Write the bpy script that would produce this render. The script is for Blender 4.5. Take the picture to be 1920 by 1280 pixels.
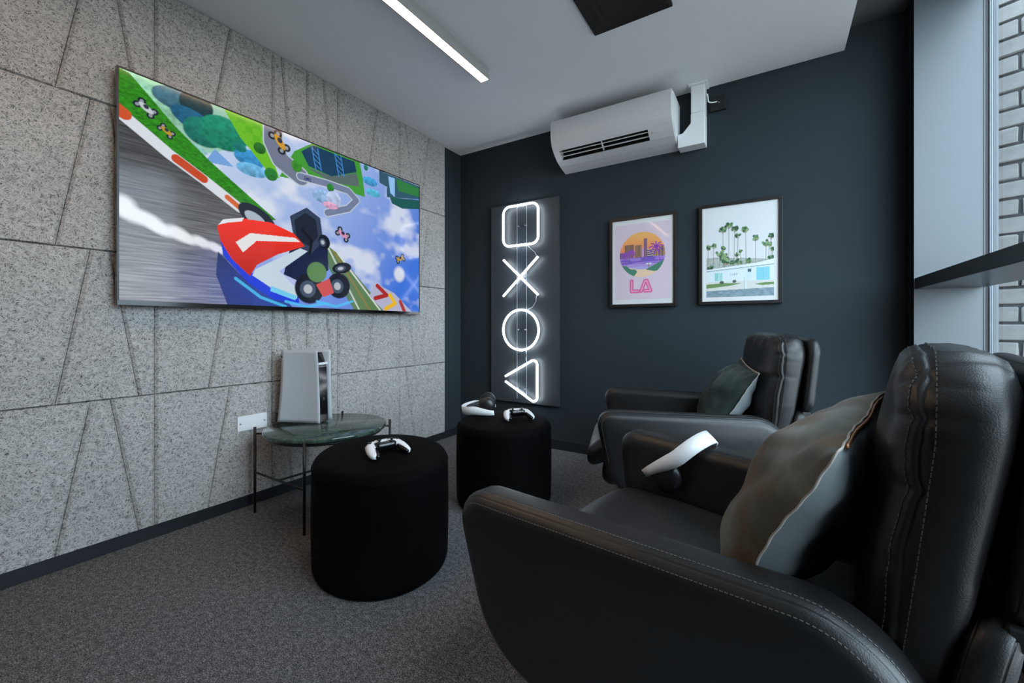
import bpy, bmesh, math, random
import numpy as np
from mathutils import Vector, Matrix, noise as mnoise

random.seed(7)
np.random.seed(7)
scene = bpy.context.scene
C = scene.collection
for o in list(bpy.data.objects):
    bpy.data.objects.remove(o)

# ------------------------------------------------------------------ camera
YAW = math.atan2(490.0, 785.0)
cam_data = bpy.data.cameras.new('camera')
cam_data.sensor_width = 36.0
cam_data.lens = 785.0 / 1920.0 * 36.0
cam_data.shift_y = -29.0 / 1920.0
cam_data.clip_start = 0.02
cam = bpy.data.objects.new('camera', cam_data)
cam.location = (0, 0, 0.95)
cam.rotation_euler = (math.pi / 2, 0, YAW)
C.objects.link(cam)
scene.camera = cam

# ------------------------------------------------------------------ sky and exposure
SKY = 9.5
world = bpy.data.worlds.new('overcast_sky')
scene.world = world
world.use_nodes = True
bg = world.node_tree.nodes['Background']
bg.inputs[1].default_value = SKY
wn = world.node_tree
w_tc = wn.nodes.new('ShaderNodeTexCoord')
w_sep = wn.nodes.new('ShaderNodeSeparateXYZ')
w_rmp = wn.nodes.new('ShaderNodeValToRGB')
w_rmp.color_ramp.elements[0].position = 0.49
w_rmp.color_ramp.elements[0].color = (0.20, 0.21, 0.22, 1)      # street and ground below the horizon
w_rmp.color_ramp.elements[1].position = 0.51
w_rmp.color_ramp.elements[1].color = (0.72, 0.86, 1.0, 1)        # even overcast sky
w_map = wn.nodes.new('ShaderNodeMapRange')
w_map.inputs['From Min'].default_value = -1.0
wn.links.new(w_tc.outputs['Generated'], w_sep.inputs[0])
wn.links.new(w_sep.outputs['Z'], w_map.inputs['Value'])
wn.links.new(w_map.outputs[0], w_rmp.inputs['Fac'])
wn.links.new(w_rmp.outputs['Color'], bg.inputs[0])
vs = scene.view_settings
vs.view_transform = 'Standard'
vs.look = 'None'
vs.exposure = 0.2
vs.gamma = 1.0
vs.use_curve_mapping = False
scene.cycles.max_bounces = 8
scene.cycles.diffuse_bounces = 5
scene.cycles.glossy_bounces = 4
scene.cycles.transparent_max_bounces = 8
scene.cycles.sample_clamp_indirect = 6.0
scene.cycles.caustics_reflective = False
scene.cycles.caustics_refractive = False
scene.cycles.use_denoising = True

# room figures in metres (camera stands at x=0, y=0)
XL, XR, YB, YF = -2.37, 0.58, 2.93, -1.9
ZC, ZU = 2.47, 2.587
WY0, WY1 = 0.05, 2.775            # window opening along the right wall
XP = -2.35                        # face of the wood-wool panels


# ------------------------------------------------------------------ helpers
def tag(o, label=None, cat=None, group=None, kind=None):
    if label: o['label'] = label
    if cat: o['category'] = cat
    if group: o['group'] = group
    if kind: o['kind'] = kind
    return o


def thing(name, label, cat, loc=(0, 0, 0), rotz=0.0, group=None):
    o = bpy.data.objects.new(name, None)
    o.empty_display_size = 0.05
    C.objects.link(o)
    o.location = loc
    o.rotation_euler = (0, 0, rotz)
    return tag(o, label, cat, group)


def link(name, me, m, parent=None, smooth=False):
    o = bpy.data.objects.new(name, me)
    C.objects.link(o)
    if m is not None and not me.materials:
        me.materials.append(m)
    if parent is not None:
        o.parent = parent
    if smooth:
        me.polygons.foreach_set('use_smooth', [True] * len(me.polygons))
    return o


def from_bm(name, bm, m, parent=None, smooth=False):
    bmesh.ops.recalc_face_normals(bm, faces=bm.faces)
    me = bpy.data.meshes.new(name)
    bm.to_mesh(me)
    bm.free()
    return link(name, me, m, parent, smooth)


def from_py(name, v, f, m, parent=None, smooth=False):
    me = bpy.data.meshes.new(name)
    me.from_pydata([tuple(p) for p in v], [], f)
    bm = bmesh.new()
    bm.from_mesh(me)
    bmesh.ops.recalc_face_normals(bm, faces=bm.faces)
    bm.to_mesh(me)
    bm.free()
    return link(name, me, m, parent, smooth)


def add_box(bm, lo, hi, mat4=None):
    vs_ = [bm.verts.new((x, y, z)) for x in (lo[0], hi[0]) for y in (lo[1], hi[1]) for z in (lo[2], hi[2])]
    for f in ((0, 1, 3, 2), (4, 6, 7, 5), (0, 4, 5, 1), (2, 3, 7, 6), (0, 2, 6, 4), (1, 5, 7, 3)):
        bm.faces.new([vs_[i] for i in f])
    if mat4 is not None:
        bmesh.ops.transform(bm, matrix=mat4, verts=vs_)
    return vs_


def box(name, lo, hi, m, parent=None, bevel=0.0, seg=2, smooth=False):
    bm = bmesh.new()
    add_box(bm, lo, hi)
    if bevel > 0:
        bmesh.ops.bevel(bm, geom=bm.edges[:], offset=bevel, segments=seg, profile=0.5, affect='EDGES')
    return from_bm(name, bm, m, parent, smooth)


def add_tube(bm, pts, r, n=10, closed=False, cap=True, flat=None):
    """sweep a circle (or an ellipse flat=(r_side, r_up)) along pts; r may be a list"""
    P = [Vector(p) for p in pts]
    N = len(P)
    rings = []
    up = None
    for i in range(N):
        a = P[(i - 1) % N] if (closed or i > 0) else P[0]
        b = P[(i + 1) % N] if (closed or i < N - 1) else P[-1]
        t = (b - a).normalized()
        if up is None:
            up = Vector((0, 0, 1)) if abs(t.z) < 0.9 else Vector((1, 0, 0))
        s = t.cross(up)
        if s.length < 1e-6:
            s = t.orthogonal()
        s.normalize()
        up = s.cross(t).normalized()
        ri = r[i] if isinstance(r, (list, tuple)) else r
        rs, ru = (ri, ri) if flat is None else (ri * flat[0], ri * flat[1])
        rings.append([bm.verts.new(P[i] + s * (rs * math.cos(k * 2 * math.pi / n)) + up * (ru * math.sin(k * 2 * math.pi / n))) for k in range(n)])
    m = N if closed else N - 1
    for i in range(m):
        A, B = rings[i], rings[(i + 1) % N]
        for k in range(n):
            bm.faces.new((A[k], A[(k + 1) % n], B[(k + 1) % n], B[k]))
    if cap and not closed:
        bm.faces.new(rings[0][::-1])
        bm.faces.new(rings[-1])
    return rings


def tube(name, pts, r, m, parent=None, n=10, closed=False, flat=None):
    bm = bmesh.new()
    add_tube(bm, pts, r, n, closed, True, flat)
    return from_bm(name, bm, m, parent, True)


def lathe(name, prof, m, parent=None, n=48, smooth=True, close=True):
    """prof: list of (radius, z) from bottom to top"""
    v, f = [], []
    for (r, z) in prof:
        for k in range(n):
            a = 2 * math.pi * k / n
            v.append((r * math.cos(a), r * math.sin(a), z))
    for i in range(len(prof) - 1):
        for k in range(n):
            f.append((i * n + k, i * n + (k + 1) % n, (i + 1) * n + (k + 1) % n, (i + 1) * n + k))
    if close:
        f.append(tuple(range(n))[::-1])
        f.append(tuple((len(prof) - 1) * n + k for k in range(n)))
    return from_py(name, v, f, m, parent, smooth)


def prism(name, poly, axis, a0, a1, m, parent=None, bevel=0.0, smooth=False):
    """extrude a 2-D polygon along axis 'x','y' or 'z' from a0 to a1"""
    def put(p, a):
        return {'x': (a, p[0], p[1]), 'y': (p[0], a, p[1]), 'z': (p[0], p[1], a)}[axis]
    bm = bmesh.new()
    A = [bm.verts.new(put(p, a0)) for p in poly]
    B = [bm.verts.new(put(p, a1)) for p in poly]
    n = len(poly)
    for i in range(n):
        bm.faces.new((A[i], A[(i + 1) % n], B[(i + 1) % n], B[i]))
    bm.faces.new(A[::-1])
    bm.faces.new(B)
    if bevel > 0:
        bmesh.ops.recalc_face_normals(bm, faces=bm.faces)
        bmesh.ops.bevel(bm, geom=bm.edges[:], offset=bevel, segments=2, profile=0.5, affect='EDGES')
    return from_bm(name, bm, m, parent, smooth)


def rounded_outline(pts, N=120):
    """closed 2-D polygon with a radius at each corner, resampled to N equally spaced points"""
    out = []
    n = len(pts)
    for i in range(n):
        p = np.array(pts[i][:2], float)
        r = pts[i][2]
        a = np.array(pts[i - 1][:2], float)
        b = np.array(pts[(i + 1) % n][:2], float)
        da = (a - p) / np.linalg.norm(a - p)
        db = (b - p) / np.linalg.norm(b - p)
        ang = math.acos(max(-1, min(1, float(da @ db))))
        d = r / math.tan(ang / 2)
        p0, p1 = p + da * d, p + db * d
        cdir = (da + db) / np.linalg.norm(da + db)
        c = p + cdir * (r / math.sin(ang / 2))
        t0 = math.atan2(*(p0 - c)[::-1])
        t1 = math.atan2(*(p1 - c)[::-1])
        dt = (t1 - t0 + math.pi) % (2 * math.pi) - math.pi
        for k in range(13):
            t = t0 + dt * k / 12
            out.append(c + r * np.array([math.cos(t), math.sin(t)]))
    out = np.array(out + [out[0]])
    seg = np.linalg.norm(np.diff(out, axis=0), axis=1)
    cum = np.concatenate([[0], np.cumsum(seg)])
    s = np.linspace(0, cum[-1], N, endpoint=False)
    return np.stack([np.interp(s, cum, out[:, 0]), np.interp(s, cum, out[:, 1])], axis=1)


def inset_outline(o, d):
    t = np.roll(o, -1, axis=0) - np.roll(o, 1, axis=0)
    t /= np.linalg.norm(t, axis=1)[:, None]
    nrm = np.stack([-t[:, 1], t[:, 0]], axis=1)
    c = o.mean(axis=0)
    if ((c - o) * nrm).sum() < 0:
        nrm = -nrm
    return o + nrm * d


def pad_rings(outline, rings, dome0=0.0, dome1=0.0, nd=6):
    """rings: (h, inset) from one face to the other. returns list of Nx3 arrays (a, b, h)"""
    R = []
    base = [(h, inset_outline(outline, d)) for h, d in rings]
    c = outline.mean(axis=0)

    def dome(h, o, amt, sign):
        L = []
        for j in range(1, nd):
            f = 1 - j / nd
            L.append((h + sign * amt * (1 - f * f) ** 0.8, c + (o - c) * f))
        return L
    allr = dome(base[0][0], base[0][1], dome0, -1)[::-1] + base + dome(base[-1][0], base[-1][1], dome1, 1)
    for h, o in allr:
        R.append(np.concatenate([o, np.full((len(o), 1), h)], axis=1))
    return R


def pad(name, outline, rings, put, m, parent, dome0=0.0, dome1=0.0, nd=6):
    R = pad_rings(outline, rings, dome0, dome1, nd)
    n = len(outline)
    v = [put(*p) for r in R for p in r]
    f = []
    for i in range(len(R) - 1):
        for k in range(n):
            f.append((i * n + k, i * n + (k + 1) % n, (i + 1) * n + (k + 1) % n, (i + 1) * n + k))
    for base in (0, (len(R) - 1) * n):
        c = sum((Vector(v[base + k]) for k in range(n)), Vector()) / n
        v.append(tuple(c))
        for k in range(n):
            f.append((base + k, base + (k + 1) % n, len(v) - 1))
    return from_py(name, v, f, m, parent, True)


def round_rings(T, r, seam=None, n=8):
    """thickness profile of a padded slab: rounded shoulders, with an optional sewn groove"""
    out = []
    angs = [math.pi / 2 * k / n for k in range(n + 1)]
    if seam:
        angs = sorted(angs + [seam - 0.07, seam, seam + 0.07])
    for a in angs:
        d = r * (1 - math.sin(a))
        h = -T / 2 + r * (1 - math.cos(a))
        if seam and abs(a - seam) < 1e-9:
            d += 0.0022 * math.sin(a)
            h += 0.0022 * math.cos(a)
        out.append((h, d))
    for h, d in [(-x[0], x[1]) for x in out[::-1]]:
        out.append((h, d))
    return out


def add_stitches(bm, P, Nn, spacing=0.0070, ln=0.0042, th=0.0014):
    """P: polyline of points, Nn: outward normals; little raised thread boxes along it"""
    P = [Vector(p) for p in P]
    acc = 0.0
    for i in range(len(P) - 1):
        a, b = P[i], P[i + 1]
        L = (b - a).length
        t = (b - a).normalized()
        nn = Vector(Nn[i]).normalized()
        s = t.cross(nn).normalized()
        while acc < L:
            p = a + t * acc
            M = Matrix((
                (t.x, s.x, nn.x, p.x), (t.y, s.y, nn.y, p.y), (t.z, s.z, nn.z, p.z), (0, 0, 0, 1)))
            add_box(bm, (-ln / 2, -th / 2, -0.0006), (ln / 2, th / 2, 0.0008), M)
            acc += spacing
        acc -= L


def copy_tree(o, parent=None):
    c = o.copy()
    C.objects.link(c)
    c.parent = parent
    for ch in list(o.children):
        if ch.name in C.objects:
            copy_tree(ch, c)
    return c


# ------------------------------------------------------------------ materials
def new_mat(name):
    m = bpy.data.materials.new(name)
    m.use_nodes = True
    nt = m.node_tree
    b = nt.nodes['Principled BSDF']
    return m, nt, b


def mat(name, col, rough=0.5, metal=0.0, spec=0.5, bump=0.0, bscale=200.0, coat=0.0, emit=None, estr=0.0, sheen=0.0, var=0.0, vscale=6.0):
    m, nt, b = new_mat(name)
    b.inputs['Base Color'].default_value = (*col, 1)
    b.inputs['Roughness'].default_value = rough
    b.inputs['Metallic'].default_value = metal
    b.inputs['Specular IOR Level'].default_value = spec
    b.inputs['Coat Weight'].default_value = coat
    if sheen:
        b.inputs['Sheen Weight'].default_value = sheen
        b.inputs['Sheen Roughness'].default_value = 0.4
    if emit:
        b.inputs['Emission Color'].default_value = (*emit, 1)
        b.inputs['Emission Strength'].default_value = estr
    if bump or var:
        tc = nt.nodes.new('ShaderNodeTexCoord')
        if bump:
            nz = nt.nodes.new('ShaderNodeTexNoise')
            nz.inputs['Scale'].default_value = bscale
            nz.inputs['Detail'].default_value = 3
            bp = nt.nodes.new('ShaderNodeBump')
            bp.inputs['Strength'].default_value = bump
            bp.inputs['Distance'].default_value = 0.002
            nt.links.new(tc.outputs['Object'], nz.inputs['Vector'])
            nt.links.new(nz.outputs['Fac'], bp.inputs['Height'])
            nt.links.new(bp.outputs['Normal'], b.inputs['Normal'])
        if var:
            nv = nt.nodes.new('ShaderNodeTexNoise')
            nv.inputs['Scale'].default_value = vscale
            nv.inputs['Detail'].default_value = 4
            mx = nt.nodes.new('ShaderNodeMix')
            mx.data_type = 'RGBA'
            mx.inputs['A'].default_value = tuple(c * (1 - var) for c in col) + (1,)
            mx.inputs['B'].default_value = tuple(min(1, c * (1 + var)) for c in col) + (1,)
            nt.links.new(tc.outputs['Object'], nv.inputs['Vector'])
            nt.links.new(nv.outputs['Fac'], mx.inputs['Factor'])
            nt.links.new(mx.outputs['Result'], b.inputs['Base Color'])
    return m


def ramp(nt, stops):
    r = nt.nodes.new('ShaderNodeValToRGB')
    e = r.color_ramp.elements
    while len(e) < len(stops):
        e.new(0.5)
    for k, (p, c) in enumerate(stops):
        e[k].position = p
        e[k].color = (*c, 1) if len(c) == 3 else c
    return r


def mat_woodwool():
    """matted pale fibres with dark gaps between them"""
    m, nt, b = new_mat('wood_wool')
    L = nt.links.new
    tc = nt.nodes.new('ShaderNodeTexCoord')
    prev = None
    for k, (ang, sc) in enumerate(((0.35, 1.0), (1.35, 1.1), (-0.75, 0.95), (2.3, 1.05))):
        warp = nt.nodes.new('ShaderNodeTexNoise')
        warp.inputs['Scale'].default_value = 22 + 5 * k
        warp.inputs['Detail'].default_value = 1
        L(tc.outputs['Object'], warp.inputs['Vector'])
        wm = nt.nodes.new('ShaderNodeVectorMath'); wm.operation = 'MULTIPLY_ADD'
        wm.inputs[1].default_value = (0.035, 0.035, 0.035)
        L(warp.outputs['Color'], wm.inputs[0])
        L(tc.outputs['Object'], wm.inputs[2])
        mr_ = nt.nodes.new('ShaderNodeMapping')
        mr_.inputs['Rotation'].default_value = (ang, 0, 0)
        L(wm.outputs[0], mr_.inputs['Vector'])
        mp = nt.nodes.new('ShaderNodeMapping')
        mp.inputs['Location'].default_value = (k * 3.1, k * 1.7, k * 2.3)
        mp.inputs['Scale'].default_value = (1, 52 * sc, 400 * sc)
        L(mr_.outputs[0], mp.inputs['Vector'])
        nz = nt.nodes.new('ShaderNodeTexNoise')
        nz.inputs['Scale'].default_value = 1.0
        nz.inputs['Detail'].default_value = 0.5
        L(mp.outputs[0], nz.inputs['Vector'])
        if prev is None:
            prev = nz.outputs['Fac']
        else:
            mx = nt.nodes.new('ShaderNodeMath'); mx.operation = 'MAXIMUM'
            L(prev, mx.inputs[0]); L(nz.outputs['Fac'], mx.inputs[1])
            prev = mx.outputs[0]
    cr = ramp(nt, [(0.47, (0.100, 0.097, 0.093)), (0.56, (0.365, 0.355, 0.342)), (0.69, (0.575, 0.558, 0.537))])
    L(prev, cr.inputs['Fac'])
    big = nt.nodes.new('ShaderNodeTexNoise')
    big.inputs['Scale'].default_value = 5
    big.inputs['Detail'].default_value = 4
    L(tc.outputs['Object'], big.inputs['Vector'])
    br = ramp(nt, [(0.3, (0.88, 0.88, 0.88)), (0.7, (1, 1, 1))])
    L(big.outputs['Fac'], br.inputs['Fac'])
    mul = nt.nodes.new('ShaderNodeMix'); mul.data_type = 'RGBA'; mul.blend_type = 'MULTIPLY'
    mul.inputs['Factor'].default_value = 1
    L(cr.outputs['Color'], mul.inputs['A']); L(br.outputs['Color'], mul.inputs['B'])
    L(mul.outputs['Result'], b.inputs['Base Color'])
    bp = nt.nodes.new('ShaderNodeBump')
    bp.inputs['Strength'].default_value = 0.55
    bp.inputs['Distance'].default_value = 0.003
    L(prev, bp.inputs['Height']); L(bp.outputs['Normal'], b.inputs['Normal'])
    b.inputs['Roughness'].default_value = 0.9
    b.inputs['Specular IOR Level'].default_value = 0.15
    return m


def mat_carpet():
    m, nt, b = new_mat('speckled_carpet')
    L = nt.links.new
    tc = nt.nodes.new('ShaderNodeTexCoord')
    n1 = nt.nodes.new('ShaderNodeTexNoise'); n1.inputs['Scale'].default_value = 260; n1.inputs['Detail'].default_value = 3
    n1.inputs['Roughness'].default_value = 0.7
    n2 = nt.nodes.new('ShaderNodeTexNoise'); n2.inputs['Scale'].default_value = 60; n2.inputs['Detail'].default_value = 4
    L(tc.outputs['Object'], n1.inputs['Vector']); L(tc.outputs['Object'], n2.inputs['Vector'])
    add = nt.nodes.new('ShaderNodeMix'); add.data_type = 'FLOAT'; add.inputs['Factor'].default_value = 0.22
    L(n1.outputs['Fac'], add.inputs['A']); L(n2.outputs['Fac'], add.inputs['B'])
    cr = ramp(nt, [(0.36, (0.016, 0.017, 0.018)), (0.50, (0.096, 0.098, 0.104)), (0.64, (0.345, 0.350, 0.365))])
    L(add.outputs['Result'], cr.inputs['Fac'])
    L(cr.outputs['Color'], b.inputs['Base Color'])
    bp = nt.nodes.new('ShaderNodeBump'); bp.inputs['Strength'].default_value = 0.6; bp.inputs['Distance'].default_value = 0.004
    L(n1.outputs['Fac'], bp.inputs['Height']); L(bp.outputs['Normal'], b.inputs['Normal'])
    b.inputs['Roughness'].default_value = 0.95
    b.inputs['Specular IOR Level'].default_value = 0.1
    return m


def mat_leather(name='black_leather', col=(0.0085, 0.0090, 0.0096), rough=0.40):
    m, nt, b = new_mat(name)
    L = nt.links.new
    tc = nt.nodes.new('ShaderNodeTexCoord')
    v = nt.nodes.new('ShaderNodeTexVoronoi'); v.inputs['Scale'].default_value = 520
    n = nt.nodes.new('ShaderNodeTexNoise'); n.inputs['Scale'].default_value = 14; n.inputs['Detail'].default_value = 3
    L(tc.outputs['Object'], v.inputs['Vector']); L(tc.outputs['Object'], n.inputs['Vector'])
    b1 = nt.nodes.new('ShaderNodeBump'); b1.inputs['Strength'].default_value = 0.12; b1.inputs['Distance'].default_value = 0.0015
    b2 = nt.nodes.new('ShaderNodeBump'); b2.inputs['Strength'].default_value = 0.10; b2.inputs['Distance'].default_value = 0.01
    L(v.outputs['Distance'], b1.inputs['Height']); L(n.outputs['Fac'], b2.inputs['Height'])
    L(b1.outputs['Normal'], b2.inputs['Normal']); L(b2.outputs['Normal'], b.inputs['Normal'])
    b.inputs['Base Color'].default_value = (*col, 1)
    b.inputs['Roughness'].default_value = rough
    b.inputs['Specular IOR Level'].default_value = 0.5
    return m


def mat_marble():
    m, nt, b = new_mat('green_marble')
    L = nt.links.new
    tc = nt.nodes.new('ShaderNodeTexCoord')
    n = nt.nodes.new('ShaderNodeTexNoise'); n.inputs['Scale'].default_value = 14; n.inputs['Detail'].default_value = 8
    n.inputs['Distortion'].default_value = 1.6; n.inputs['Roughness'].default_value = 0.7
    L(tc.outputs['Object'], n.inputs['Vector'])
    cr = ramp(nt, [(0.33, (0.012, 0.024, 0.019)), (0.5, (0.035, 0.062, 0.050)), (0.62, (0.075, 0.115, 0.095)), (0.72, (0.16, 0.21, 0.18))])
    L(n.outputs['Fac'], cr.inputs['Fac']); L(cr.outputs['Color'], b.inputs['Base Color'])
    b.inputs['Roughness'].default_value = 0.10
    b.inputs['Specular IOR Level'].default_value = 0.6
    return m


def mat_velvet(name, a, bcol, c, warm=None, scale=5.0):
    m, nt, b = new_mat(name)
    L = nt.links.new
    tc = nt.nodes.new('ShaderNodeTexCoord')
    n = nt.nodes.new('ShaderNodeTexNoise'); n.inputs['Scale'].default_value = scale; n.inputs['Detail'].default_value = 5
    n.inputs['Distortion'].default_value = 0.8
    L(tc.outputs['Object'], n.inputs['Vector'])
    cr = ramp(nt, [(0.3, a), (0.5, bcol), (0.7, c)])
    L(n.outputs['Fac'], cr.inputs['Fac'])
    out = cr.outputs['Color']
    if warm:
        n2 = nt.nodes.new('ShaderNodeTexNoise'); n2.inputs['Scale'].default_value = scale * 1.7; n2.inputs['Detail'].default_value = 4
        mp = nt.nodes.new('ShaderNodeMapping'); mp.inputs['Location'].default_value = (4.2, 1.3, 0.7)
        L(tc.outputs['Object'], mp.inputs['Vector']); L(mp.outputs[0], n2.inputs['Vector'])
        r2 = ramp(nt, [(0.47, (0, 0, 0)), (0.60, (0.85, 0.85, 0.85))])
        L(n2.outputs['Fac'], r2.inputs['Fac'])
        mx = nt.nodes.new('ShaderNodeMix'); mx.data_type = 'RGBA'
        L(r2.outputs['Color'], mx.inputs['Factor']); L(out, mx.inputs['A'])
        mx.inputs['B'].default_value = (*warm, 1)
        out = mx.outputs['Result']
    L(out, b.inputs['Base Color'])
    b.inputs['Roughness'].default_value = 0.8
    b.inputs['Specular IOR Level'].default_value = 0.15
    b.inputs['Sheen Weight'].default_value = 0.12
    b.inputs['Sheen Roughness'].default_value = 0.45
    fn = nt.nodes.new('ShaderNodeTexNoise'); fn.inputs['Scale'].default_value = 420
    bp = nt.nodes.new('ShaderNodeBump'); bp.inputs['Strength'].default_value = 0.15; bp.inputs['Distance'].default_value = 0.002
    L(tc.outputs['Object'], fn.inputs['Vector']); L(fn.outputs['Fac'], bp.inputs['Height']); L(bp.outputs['Normal'], b.inputs['Normal'])
    return m


def mat_print(name, estr=0.0, rough=0.6, coat=0.0):
    """flat print or screen: picture held as a colour attribute on a flat fine mesh"""
    m, nt, b = new_mat(name)
    at = nt.nodes.new('ShaderNodeAttribute')
    at.attribute_name = 'picture'
    if estr:
        b.inputs['Base Color'].default_value = (0.008, 0.008, 0.009, 1)
        nt.links.new(at.outputs['Color'], b.inputs['Emission Color'])
        b.inputs['Emission Strength'].default_value = estr
    else:
        nt.links.new(at.outputs['Color'], b.inputs['Base Color'])
    b.inputs['Roughness'].default_value = rough
    b.inputs['Coat Weight'].default_value = coat
    return m


def mat_glass():
    m = bpy.data.materials.new('window_glass')
    m.use_nodes = True
    nt = m.node_tree
    nt.nodes.clear()
    out = nt.nodes.new('ShaderNodeOutputMaterial')
    tr = nt.nodes.new('ShaderNodeBsdfTransparent')
    tr.inputs[0].default_value = (0.93, 0.96, 0.96, 1)
    gl = nt.nodes.new('ShaderNodeBsdfGlossy'); gl.inputs['Roughness'].default_value = 0.02
    fr = nt.nodes.new('ShaderNodeFresnel'); fr.inputs['IOR'].default_value = 1.45
    mx = nt.nodes.new('ShaderNodeMixShader')
    ge = nt.nodes.new('ShaderNodeNewGeometry')                 # reflect at the outer faces only, as a thin sheet does
    inv = nt.nodes.new('ShaderNodeMath'); inv.operation = 'SUBTRACT'; inv.inputs[0].default_value = 1.0
    mu = nt.nodes.new('ShaderNodeMath'); mu.operation = 'MULTIPLY'
    nt.links.new(ge.outputs['Backfacing'], inv.inputs[1])
    nt.links.new(fr.outputs[0], mu.inputs[0]); nt.links.new(inv.outputs[0], mu.inputs[1])
    nt.links.new(mu.outputs[0], mx.inputs[0]); nt.links.new(tr.outputs[0], mx.inputs[1]); nt.links.new(gl.outputs[0], mx.inputs[2])
    nt.links.new(mx.outputs[0], out.inputs[0])
    return m


def mat_acrylic():
    m = bpy.data.materials.new('clear_acrylic')
    m.use_nodes = True
    nt = m.node_tree
    nt.nodes.clear()
    out = nt.nodes.new('ShaderNodeOutputMaterial')
    tr = nt.nodes.new('ShaderNodeBsdfTransparent'); tr.inputs[0].default_value = (0.93, 0.95, 0.97, 1)
    gl = nt.nodes.new('ShaderNodeBsdfGlossy'); gl.inputs['Roughness'].default_value = 0.08
    fr = nt.nodes.new('ShaderNodeFresnel'); fr.inputs['IOR'].default_value = 1.5
    mx = nt.nodes.new('ShaderNodeMixShader')
    ge = nt.nodes.new('ShaderNodeNewGeometry')                 # reflect at the outer faces only, as a thin sheet does
    inv = nt.nodes.new('ShaderNodeMath'); inv.operation = 'SUBTRACT'; inv.inputs[0].default_value = 1.0
    mu = nt.nodes.new('ShaderNodeMath'); mu.operation = 'MULTIPLY'
    nt.links.new(ge.outputs['Backfacing'], inv.inputs[1])
    nt.links.new(fr.outputs[0], mu.inputs[0]); nt.links.new(inv.outputs[0], mu.inputs[1])
    nt.links.new(mu.outputs[0], mx.inputs[0]); nt.links.new(tr.outputs[0], mx.inputs[1]); nt.links.new(gl.outputs[0], mx.inputs[2])
    nt.links.new(mx.outputs[0], out.inputs[0])
    return m


M = {}
M['woodwool'] = mat_woodwool()
M['carpet'] = mat_carpet()
M['leather'] = mat_leather()
M['thread'] = mat('stitch_thread', (0.055, 0.054, 0.053), 0.6)
M['arm_thread'] = mat('arm_thread', (0.11, 0.107, 0.10), 0.6, var=0.05)
M['marble'] = mat_marble()
M['glass'] = mat_glass()
M['acrylic'] = mat_acrylic()
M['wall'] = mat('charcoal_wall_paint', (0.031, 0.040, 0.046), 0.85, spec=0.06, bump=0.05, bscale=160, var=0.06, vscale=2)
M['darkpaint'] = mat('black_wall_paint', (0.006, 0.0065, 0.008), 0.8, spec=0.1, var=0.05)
M['base'] = mat('navy_black_skirting', (0.012, 0.015, 0.020), 0.45, var=0.05)
M['ceiling'] = mat('white_ceiling_paint', (0.78, 0.79, 0.80), 0.8, spec=0.2, var=0.02, vscale=3)
M['darkceil'] = mat('dark_recess_paint', (0.07, 0.075, 0.08), 0.6, var=0.04)
M['jamb'] = mat('blue_grey_metal_lining', (0.115, 0.132, 0.145), 0.40, metal=0.15, var=0.07, vscale=3)
M['frame'] = mat('grey_aluminium', (0.22, 0.25, 0.28), 0.38, metal=0.5, var=0.05)
M['stile'] = mat('pale_grey_stile', (0.13, 0.145, 0.16), 0.5, metal=0.0, var=0.04)
M['gasket'] = mat('rubber_gasket', (0.02, 0.022, 0.025), 0.5, var=0.05)
M['shelf'] = mat('black_laminate', (0.012, 0.013, 0.015), 0.30, var=0.05)
M['brick'] = mat('whitewashed_brick', (0.19, 0.188, 0.182), 0.85, bump=0.7, bscale=60, var=0.28, vscale=14)
M['mortar'] = mat('grey_mortar', (0.05, 0.05, 0.052), 0.9, bump=0.5, bscale=90, var=0.2)
M['black_plastic'] = mat('black_plastic', (0.013, 0.013, 0.015), 0.32, var=0.04)
M['gloss_black'] = mat('gloss_black', (0.004, 0.004, 0.005), 0.12, var=0.04)
M['matte_black'] = mat('matte_black', (0.005, 0.005, 0.006), 0.6, var=0.04)
M['black_metal'] = mat('black_metal', (0.008, 0.008, 0.009), 0.4, var=0.05)
M['vent_black'] = mat('vent_black', (0.003, 0.003, 0.003), 0.5, var=0.05)
M['ac_white'] = mat('ac_white', (0.60, 0.60, 0.605), 0.38, var=0.01)
M['trunk_white'] = mat('pvc_white', (0.78, 0.80, 0.80), 0.35, var=0.01)
M['white_plastic'] = mat('white_plastic', (0.80, 0.82, 0.84), 0.32, var=0.01)
M['console_white'] = mat('console_white', (0.52, 0.55, 0.58), 0.42, var=0.01)
M['plate_white'] = mat('plate_white', (0.82, 0.83, 0.84), 0.35, var=0.01)
M['silver'] = mat('silver_screw', (0.35, 0.35, 0.36), 0.3, metal=1.0, var=0.05)
M['housing'] = mat('grey_aluminium_housing', (0.42, 0.42, 0.42), 0.45, metal=0.2, var=0.02)
M['led'] = mat('led_diffuser', (0.9, 0.85, 0.8), 0.5, emit=(1.0, 0.64, 0.36), estr=23.0)
M['neon'] = mat('neon_tube', (0.9, 0.9, 0.95), 0.4, emit=(0.84, 0.92, 1.0), estr=10.0)
M['board'] = mat('sign_board', (0.034, 0.042, 0.048), 0.45, var=0.04)
M['frame_black'] = mat('black_picture_frame', (0.010, 0.009, 0.009), 0.4, var=0.08)
M['paper'] = mat('white_mount', (0.66, 0.67, 0.67), 0.7, var=0.01)
M['print'] = mat_print('poster_print', 0.0, 0.55, 0.25)
M['screen'] = mat_print('lit_screen', 0.75, 0.10)
M['screen'].node_tree.nodes['Principled BSDF'].inputs['Specular IOR Level'].default_value = 0.22
M['pouf'] = mat_velvet('black_velvet', (0.0010, 0.0010, 0.0013), (0.0017, 0.0017, 0.0021), (0.0028, 0.0028, 0.0033), scale=6)
M['pouf'].node_tree.nodes['Principled BSDF'].inputs['Sheen Weight'].default_value = 0.004
M['pouf'].node_tree.nodes['Principled BSDF'].inputs['Specular IOR Level'].default_value = 0.05
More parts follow.
